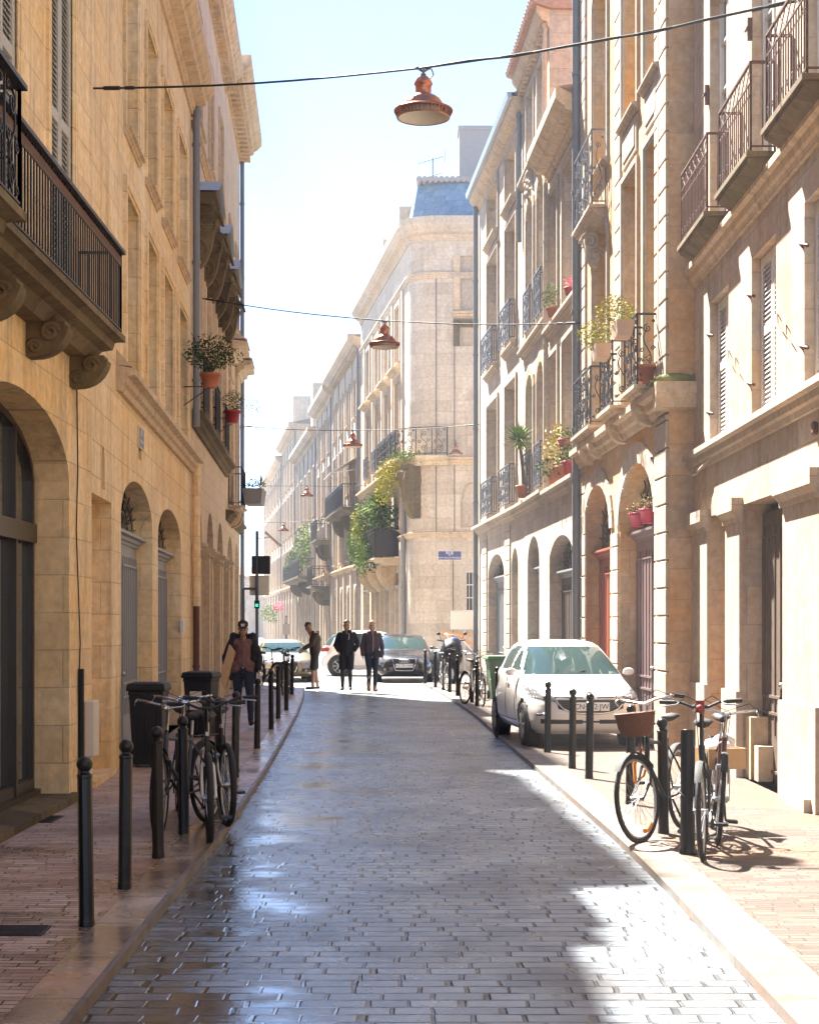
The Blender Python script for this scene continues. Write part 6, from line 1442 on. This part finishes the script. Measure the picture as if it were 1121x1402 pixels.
def hand(q, w_, d_, side, curl=.5, sc=1.0, thumb=Vector((0, -1, 0))):
    """w_ wrist, d_ direction of the hand, thumb side vector"""
    w_, d_, th = Vector(w_), Vector(d_).normalized(), Vector(thumb).normalized(); th = (th-d_*th.dot(d_)).normalized(); nm = d_.cross(th).normalized()*side
    pc = w_+d_*.045*sc
    for t in (-1, -.33, .33, 1): capsule(q, w_+th*t*.018*sc, w_+d_*.085*sc+th*t*.028*sc, .014*sc, .012*sc, 6)
    for i, (t, ln) in enumerate(((1, .070), (.33, .078), (-.33, .072), (-1, .056))):
        b = w_+d_*.088*sc+th*t*.030*sc; a1 = curl*(.6+.12*i); d1 = (d_*math.cos(a1)+nm*math.sin(a1)); a2 = a1+curl*.9; d2 = (d_*math.cos(a2)+nm*math.sin(a2))
        m_ = b+d1*ln*.55*sc; capsule(q, b, m_, .0095*sc, .0085*sc, 6); capsule(q, m_, m_+d2*ln*.5*sc, .0085*sc, .007*sc, 6)
    tb = w_+d_*.03*sc+th*.028*sc; td = (d_*.75+th*.65+nm*.3).normalized(); capsule(q, tb, tb+td*.035*sc, .012*sc, .010*sc, 6); capsule(q, tb+td*.035*sc, tb+td*.035*sc+(d_+nm*.4).normalized()*.03*sc, .010*sc, .008*sc, 6)
def mk_head(q, c, face, up=Vector((0, 0, 1)), s_=1.0):
    """c = head centre, face = facing direction"""
    f = Vector(face).normalized(); u = (up-f*up.dot(f)).normalized(); sd = f.cross(u).normalized(); fr = lambda a, b, c_: Vector(c)+sd*a*s_+f*b*s_+u*c_*s_
    def e2(cc, rx, ry, rz):
        t = MB(); ell(t, (0, 0, 0), rx, ry, rz, 14); q.add([fr(cc[0]+v.x, cc[1]+v.y, cc[2]+v.z) for v in t.v], t.f, True)
    e2((0, -.012, .03), .076, .095, .092); e2((0, .012, -.035), .062, .078, .078); e2((0, .045, -.085), .032, .03, .025)
    e2((0, .078, -.005), .016, .016, .03); e2((0, .093, -.022), .017, .014, .012); e2((0, .080, -.058), .026, .010, .007); e2((0, .080, -.068), .023, .010, .007)
    e2((0, .068, .035), .055, .02, .012)
    for s__ in (-1, 1): e2((s__*.078, -.008, -.005), .010, .02, .032); e2((s__*.03, .072, -.028), .024, .02, .018)
    return fr
def person(loc, rz, lab, J, face, skin, hair=None, beard=False, sc=1.0, up=Vector((0, 0, 1)), curlL=.5, curlR=.5, handL=True, handR=True, short_legs=False, vox=.008):
    """J: joints (metres, standing figure, -y is forwards)"""
    r = empty('person', loc, rz, label=lab, cat='person'); r.scale = (sc, sc, sc); q = MB()
    V = {k: Vector(v) for k, v in J.items()}; ch = V['chest']; pe = V['pelvis']; nk = V['neck']; hd = V['head']
    chain(q, [(pe, .125), (pe.lerp(ch, .5), .11), (ch, .125)])
    for s_ in ('L', 'R'):
        sh, el, wr_ = V['sh'+s_], V['el'+s_], V['wr'+s_]; hp, kn, an, toe = V['hip'+s_], V['kn'+s_], V['an'+s_], V['toe'+s_]
        chain(q, [(ch+Vector((0, 0, .02)), .09), (sh, .058)]); chain(q, [(pe, .10), (hp, .088)])
        chain(q, [(sh, .052), (sh.lerp(el, .5), .046), (el, .037), (el.lerp(wr_, .35), .038), (wr_, .026)])
        chain(q, [(hp, .088), (hp.lerp(kn, .5), .072), (kn, .052), (kn.lerp(an, .3), .054), (an, .036)])
        heel = an+Vector((0, .02, -.055)); chain(q, [(an, .036), (heel, .032)]); chain(q, [(heel, .03), (toe, .026)])
        if (handL if s_ == 'L' else handR):
            sd = -1 if s_ == 'L' else 1; d_ = (wr_-el).normalized()+Vector((0, 0, -.2)); hand(q, wr_, d_, sd, curlL if s_ == 'L' else curlR, 1.05)
    chain(q, [(ch+Vector((0, .01, .08)), .07), (nk, .052), (hd+Vector((0, .01, -.06)), .05)])
    fr = mk_head(q, hd, face, up); remesh(q.build('body', M[skin], r), vox, 3)
    q = MB()
    for s_ in (-1, 1): q.ball(fr(s_*.031, .083, .002), .0125, 8)
    q.build('eyes', M['hair'], r)
    if beard:
        q = MB()
        for a, b, c_, R_ in ((0, .050, -.095, .034), (.035, .045, -.075, .026), (-.035, .045, -.075, .026), (.055, .02, -.05, .022), (-.055, .02, -.05, .022), (0, .078, -.046, .014)): q.ball(fr(a, b, c_), R_, 8)
        remesh(q.build('beard', M['hair'], r), .006, 2)
    if hair:
        q = MB()
        for i in range(70):
            a = random.uniform(0, 6.28); e = random.uniform(.0, 1.57); d_ = (math.cos(a)*math.cos(e), math.sin(a)*math.cos(e), math.sin(e))
            if d_[1] > .55 and d_[2] < .55: continue
            q.ball(fr(d_[0]*.074, -.014+d_[1]*.09, .035+d_[2]*.088), random.uniform(.016, .026), 6)
        remesh(q.build('hair', M[hair], r), .006, 1)
    return r, V, fr
def garment(r, name, m_, fn, vox=.009, sm=5, wr=.012):
    q = MB(); fn(q); o = remesh(q.build(name, M[m_], r), vox, sm)
    if wr:
        tx = bpy.data.textures.new('folds', 'CLOUDS'); tx.noise_scale = .09; d_ = o.modifiers.new('folds', 'DISPLACE'); d_.texture = tx; d_.strength = wr; d_.mid_level = .5
    return o
for nm_, c_, rg in (('cloth_black', (.016,.016,.018), .85), ('cloth_navy', (.018,.024,.04), .85), ('cloth_mauve', (.17,.085,.075), .9), ('cloth_brown', (.075,.048,.034), .9), ('cloth_plum', (.055,.040,.055), .75), ('cloth_darkshort', (.045,.04,.035), .9), ('leather_tan', (.42,.20,.07), .6), ('leather_black', (.012,.012,.012), .4), ('cloth_blue', (.12,.16,.25), .9), ('cloth_pink', (.45,.3,.28), .9)):
    M[nm_] = mat(nm_, c_, rg, var=.25, sc=12, bump=.25, bsc=120)
def shoe(q, an, toe, h=.07, r0=.044):
    an, toe = Vector(an), Vector(toe); heel = an+Vector((0, .03, -.055)); chain(q, [(an, .042), (heel, r0)]); chain(q, [(heel, r0), (toe.lerp(heel, .35), r0), (toe, .036)])
stand = dict(pelvis=(0, 0, .95), chest=(0, .01, 1.30), neck=(0, .0, 1.50), head=(0, -.02, 1.645), shL=(.172, 0, 1.42), shR=(-.172, 0, 1.42), elL=(.25, .03, 1.14), elR=(-.25, .03, 1.14), wrL=(.24, -.08, .92), wrR=(-.24, -.08, .92),
             hipL=(.09, 0, .92), hipR=(-.09, 0, .92), knL=(.10, -.02, .50), knR=(-.10, -.02, .50), anL=(.10, .02, .09), anR=(-.10, .02, .09), toeL=(.11, -.14, .035), toeR=(-.11, -.14, .035))
F0 = Vector((0, -1, 0))
# -- man with cap carrying a board
J = dict(stand); J.update(head=(0, -.07, 1.63), neck=(0, -.01, 1.50), elR=(-.29, .02, 1.16), wrR=(-.28, -.05, .92), elL=(.27, .0, 1.15), wrL=(.26, -.10, .95), hipL=(.09, 0, .92), knL=(.12, -.16, .52), anL=(.13, -.18, .12), toeL=(.15, -.34, .09), knR=(-.09, .05, .50), anR=(-.10, .25, .14), toeR=(-.10, .12, .035))
p = gp(333, 995); r, V, fr = person((p.x, p.y, 0), .08, 'bearded man in a black cap and open black coat carrying a plywood board', J, Vector((0, -1, -.35)), 'skin', None, True, sc=.985, curlR=1.1, curlL=.8, vox=.007)
garment(r, 'jumper', 'cloth_mauve', lambda q: ([capsule(q, (-.10, 0, z), (.10, 0, z), .115, .115) for z in (.96, 1.02)], chain(q, [(V['pelvis']+Vector((0, 0, .12)), .145), (V['pelvis'].lerp(V['chest'], .5), .135), (V['chest'], .145), (V['chest']+Vector((0, 0, .09)), .10)]), [chain(q, [(V['chest']+Vector((0, 0, .05)), .10), (V['sh'+s_], .065)]) for s_ in 'LR']))
def coat(q):
    for s_, x in (('L', 1), ('R', -1)):
        for z, rr in ((.86, .075), (1.0, .08), (1.15, .08), (1.3, .085), (1.40, .07)): capsule(q, (x*.185, -.01, z-.03), (x*.16, .06, z+.1), rr*.85, rr)
        chain(q, [((x*.12, .05, 1.42), .08), (V['sh'+s_], .075), (V['sh'+s_].lerp(V['el'+s_], .5), .07), (V['el'+s_], .062), (V['wr'+s_].lerp(V['el'+s_], .08), .05)])
    for z in (.86, 1.0, 1.15, 1.3, 1.42): capsule(q, (-.12, .10, z), (.12, .10, z), .07, .07)
    for i in range(9): a = math.pi*(.05+.9*i/8); capsule(q, (.12*math.cos(a), .03+.10*math.sin(a), 1.48), (.10*math.cos(a), .03+.08*math.sin(a), 1.52), .038, .034)
garment(r, 'coat', 'cloth_black', coat, sm=3, wr=.02)
garment(r, 'trousers', 'cloth_navy', lambda q: [chain(q, [(V['pelvis'], .13), (V['hip'+s_], .105), (V['hip'+s_].lerp(V['kn'+s_], .5), .085), (V['kn'+s_], .066), (V['kn'+s_].lerp(V['an'+s_], .5), .06), (V['an'+s_]+Vector((0, 0, .01)), .048)]) for s_ in 'LR'])
garment(r, 'shoes', 'leather_black', lambda q: [shoe(q, V['an'+s_], V['toe'+s_]) for s_ in 'LR'], wr=0)
q = MB()
for i in range(24): a = 2*math.pi*i/24; q.ball(fr(.066*math.cos(a), -.012+.083*math.sin(a), .065), .022, 6)
for i in range(60): a = random.uniform(0, 6.28); e = random.uniform(.1, 1.57); q.ball(fr(.072*math.cos(a)*math.cos(e), -.012+.09*math.sin(a)*math.cos(e), .065+.066*math.sin(e)), .02, 6)
for x in (-.05, -.025, 0, .025, .05): capsule(q, fr(x, .07, .058), fr(x*.9, .135-abs(x)*.5, .045), .011, .008, 6)
cap = remesh(q.build('cap', M['cloth_black'], r), .006, 2)
q = MB(); pts = [fr(.030*x, .098-.004*abs(z), .098+.024*z) for x, z in ((-1, -1), (1, -1), (1, 1), (-1, 1))]; dd = Vector(F0)*.006; q.add(pts+[p_+dd for p_ in pts], [(4, 5, 6, 7), (0, 1, 5, 4), (1, 2, 6, 5), (2, 3, 7, 6), (3, 0, 4, 7)]); q.build('cap_patch', M['white_plastic'], cap)
q = MB(); q.tube([Vector(pts[0]).lerp(pts[2], .25)+dd*1.3, Vector(pts[0]).lerp(pts[2], .5)+dd*1.3, Vector(pts[1]).lerp(pts[3], .7)+dd*1.3], .005, 5); q.build('cap_emblem', M['leather_black'], cap)
o = empty('board', (p.x-.25, p.y-.12, .88), 0, label='plywood board tucked under the arm of the man in the black cap', cat='board')
q = MB(); q.prism([(-.13, -.20), (-.035, -.36), (.13, .24), (.035, .37)], lambda a, z: (a, -.02, z+.10), lambda a, z: (a+.02, .10, z+.10)); bevel(q.build('panel', M['wood_board'], o), .003)
o = empty('paper', (p.x+.265, p.y-.13, .77), .2, label='white papers held low in the hand of the man in the black cap', cat='papers'); q = MB(); q.prism([(-.05, -.13), (.05, -.12), (.055, .10), (-.03, .12)], lambda a, z: (a, -.006, z), lambda a, z: (a, .006, z)); q.build('sheets', M['white_plastic'], o)
# -- two men walking towards the camera
J = dict(stand); J.update(elL=(.29, .06, 1.17), wrL=(.20, -.08, 1.0), elR=(-.28, .07, 1.15), wrR=(-.20, -.07, .99), anR=(-.10, -.02, .09), toeR=(-.12, -.17, .035), knL=(.09, .0, .50), anL=(.09, .12, .09), toeL=(.10, -.03, .035))
p = gp(474.5, 945); r, V, fr = person((p.x, p.y, 0), 0, 'man in a black hooded jacket with both hands in his pockets', J, Vector((.05, -1, 0)), 'skin', 'hair', True, curlL=1.2, curlR=1.2)
def jacket(q, w_=.155, hem=.98, arm=.072):
    chain(q, [((0, 0, hem), w_), ((0, 0, 1.1), w_+.005), ((0, .01, 1.3), w_+.01), ((0, .01, 1.42), .11)]); 
    for s_, x in (('L', 1), ('R', -1)):
        chain(q, [((x*.08, .01, 1.38), .11), (V['sh'+s_], .078), (V['sh'+s_].lerp(V['el'+s_], .5), arm), (V['el'+s_], arm*.9), (V['wr'+s_].lerp(V['el'+s_], .06), arm*.75)]); capsule(q, (x*.07, 0, hem), (x*.08, 0, 1.3), w_*.8, w_*.85)
    for i in range(10): a = 2*math.pi*i/10; q.ball((.09*math.cos(a), .01+.075*math.sin(a), 1.49), .04, 8)
garment(r, 'jacket', 'cloth_black', jacket, wr=.02)
q = MB(); q.tube([(.06, -.13, 1.44), (.075, -.165, 1.36), (.06, -.17, 1.28)], .008, 5); q.build('hood_cord', M['white_plastic'], r)
garment(r, 'shorts', 'cloth_black', lambda q: [chain(q, [(V['pelvis'], .14), (V['hip'+s_], .115), (V['hip'+s_].lerp(V['kn'+s_], .8), .098)]) for s_ in 'LR'])
garment(r, 'leggings', 'cloth_darkshort', lambda q: [chain(q, [(V['hip'+s_].lerp(V['kn'+s_], .7), .07), (V['kn'+s_], .056), (V['kn'+s_].lerp(V['an'+s_], .3), .060), (V['an'+s_], .042)]) for s_ in 'LR'], wr=0)
garment(r, 'shoes', 'leather_black', lambda q: [shoe(q, V['an'+s_], V['toe'+s_]) for s_ in 'LR'], wr=0)
J = dict(stand); J.update(elL=(.27, .04, 1.15), wrL=(.25, -.10, .92), elR=(-.245, .05, 1.14), wrR=(-.235, -.04, .90), anL=(.07, -.04, .09), toeL=(.08, -.19, .035), anR=(-.06, .10, .10), toeR=(-.07, -.05, .04), knL=(.085, -.04, .50), knR=(-.07, .0, .50))
p = gp(509, 946.5); r, V, fr = person((p.x, p.y, 0), .22, 'fair-haired man in a plum padded jacket and tan boots', J, Vector((-.05, -1, 0)), 'skin_light', 'hair_light', True, sc=.99, curlL=1.0, curlR=1.2)
garment(r, 'jacket', 'cloth_plum', lambda q: jacket(q, .145, 1.0, .066), wr=.02)
q = MB(); q.tube([(.0, -.165, 1.4), (.0, -.175, 1.2), (0, -.17, 1.0)], .006, 4); q.build('zip', M['alloy'], r)
garment(r, 'trousers', 'cloth_navy', lambda q: [chain(q, [(V['pelvis'], .13), (V['hip'+s_], .105), (V['hip'+s_].lerp(V['kn'+s_], .5), .085), (V['kn'+s_], .064), (V['an'+s_]+Vector((0, 0, .05)), .050)]) for s_ in 'LR'])
garment(r, 'boots', 'leather_tan', lambda q: [(shoe(q, V['an'+s_], V['toe'+s_], r0=.046), chain(q, [(V['an'+s_], .046), (V['an'+s_]+Vector((0, 0, .07)), .052)])) for s_ in 'LR'], wr=0)
o = empty('bag', (p.x+.17, p.y-.17, .93), .1, label='small black bag in the hand of the man in tan boots', cat='bag'); q = MB(); q.box(-.12, .10, -.03, .03, -.09, .09); bevel(q.build('pouch', M['leather_black'], o), .02, 2)
# -- man in shorts, side on
J = dict(stand); J.update(head=(0, -.16, 1.60), neck=(0, -.07, 1.49), chest=(0, -.01, 1.29), elL=(.22, -.08, 1.18), wrL=(.16, -.30, 1.06), elR=(-.22, -.06, 1.17), wrR=(-.17, -.28, 1.03), anL=(.08, -.06, .08), toeL=(.09, -.22, .03), anR=(-.09, .08, .08), toeR=(-.10, -.08, .03), knL=(.09, -.05, .5), knR=(-.09, .02, .5))
p = gp(431, 943); r, V, fr = person((p.x, p.y, 0), D(-82), 'man in a brown jacket and dark shorts looking down, bare legs', J, Vector((0, -1, -.6)), 'skin', 'hair', False, sc=.99, curlL=.5, curlR=.7)
garment(r, 'jacket', 'cloth_brown', lambda q: jacket(q, .145, .98, .066), wr=.02)
garment(r, 'shorts', 'cloth_darkshort', lambda q: [chain(q, [(V['pelvis'], .14), (V['hip'+s_], .11), (V['hip'+s_].lerp(V['kn'+s_], .85), .095)]) for s_ in 'LR'])
garment(r, 'sandals', 'leather_black', lambda q: [chain(q, [(V['an'+s_]+Vector((0, .03, -.055)), .036), (V['toe'+s_]+Vector((0, 0, -.012)), .036)]) for s_ in 'LR'], wr=0)
# ================================================================ AIR
hz = MB(); hz.box(-75, 75, -25, 245, -1.2, 32); m = bpy.data.materials.new('haze_air'); m.use_nodes = True
N = m.node_tree.nodes; L = m.node_tree.links; N.remove(N['Principled BSDF']); pv = N.new('ShaderNodeVolumePrincipled')
pv.inputs['Color'].default_value = (.86, .90, 1.0, 1); pv.inputs["Density"].default_value = .0010; pv.inputs['Anisotropy'].default_value = 0.0
L.new(pv.outputs[0], N['Material Output'].inputs['Volume']); tag(hz.build('haze', m), kind='stuff')
bpy.context.view_layer.update()
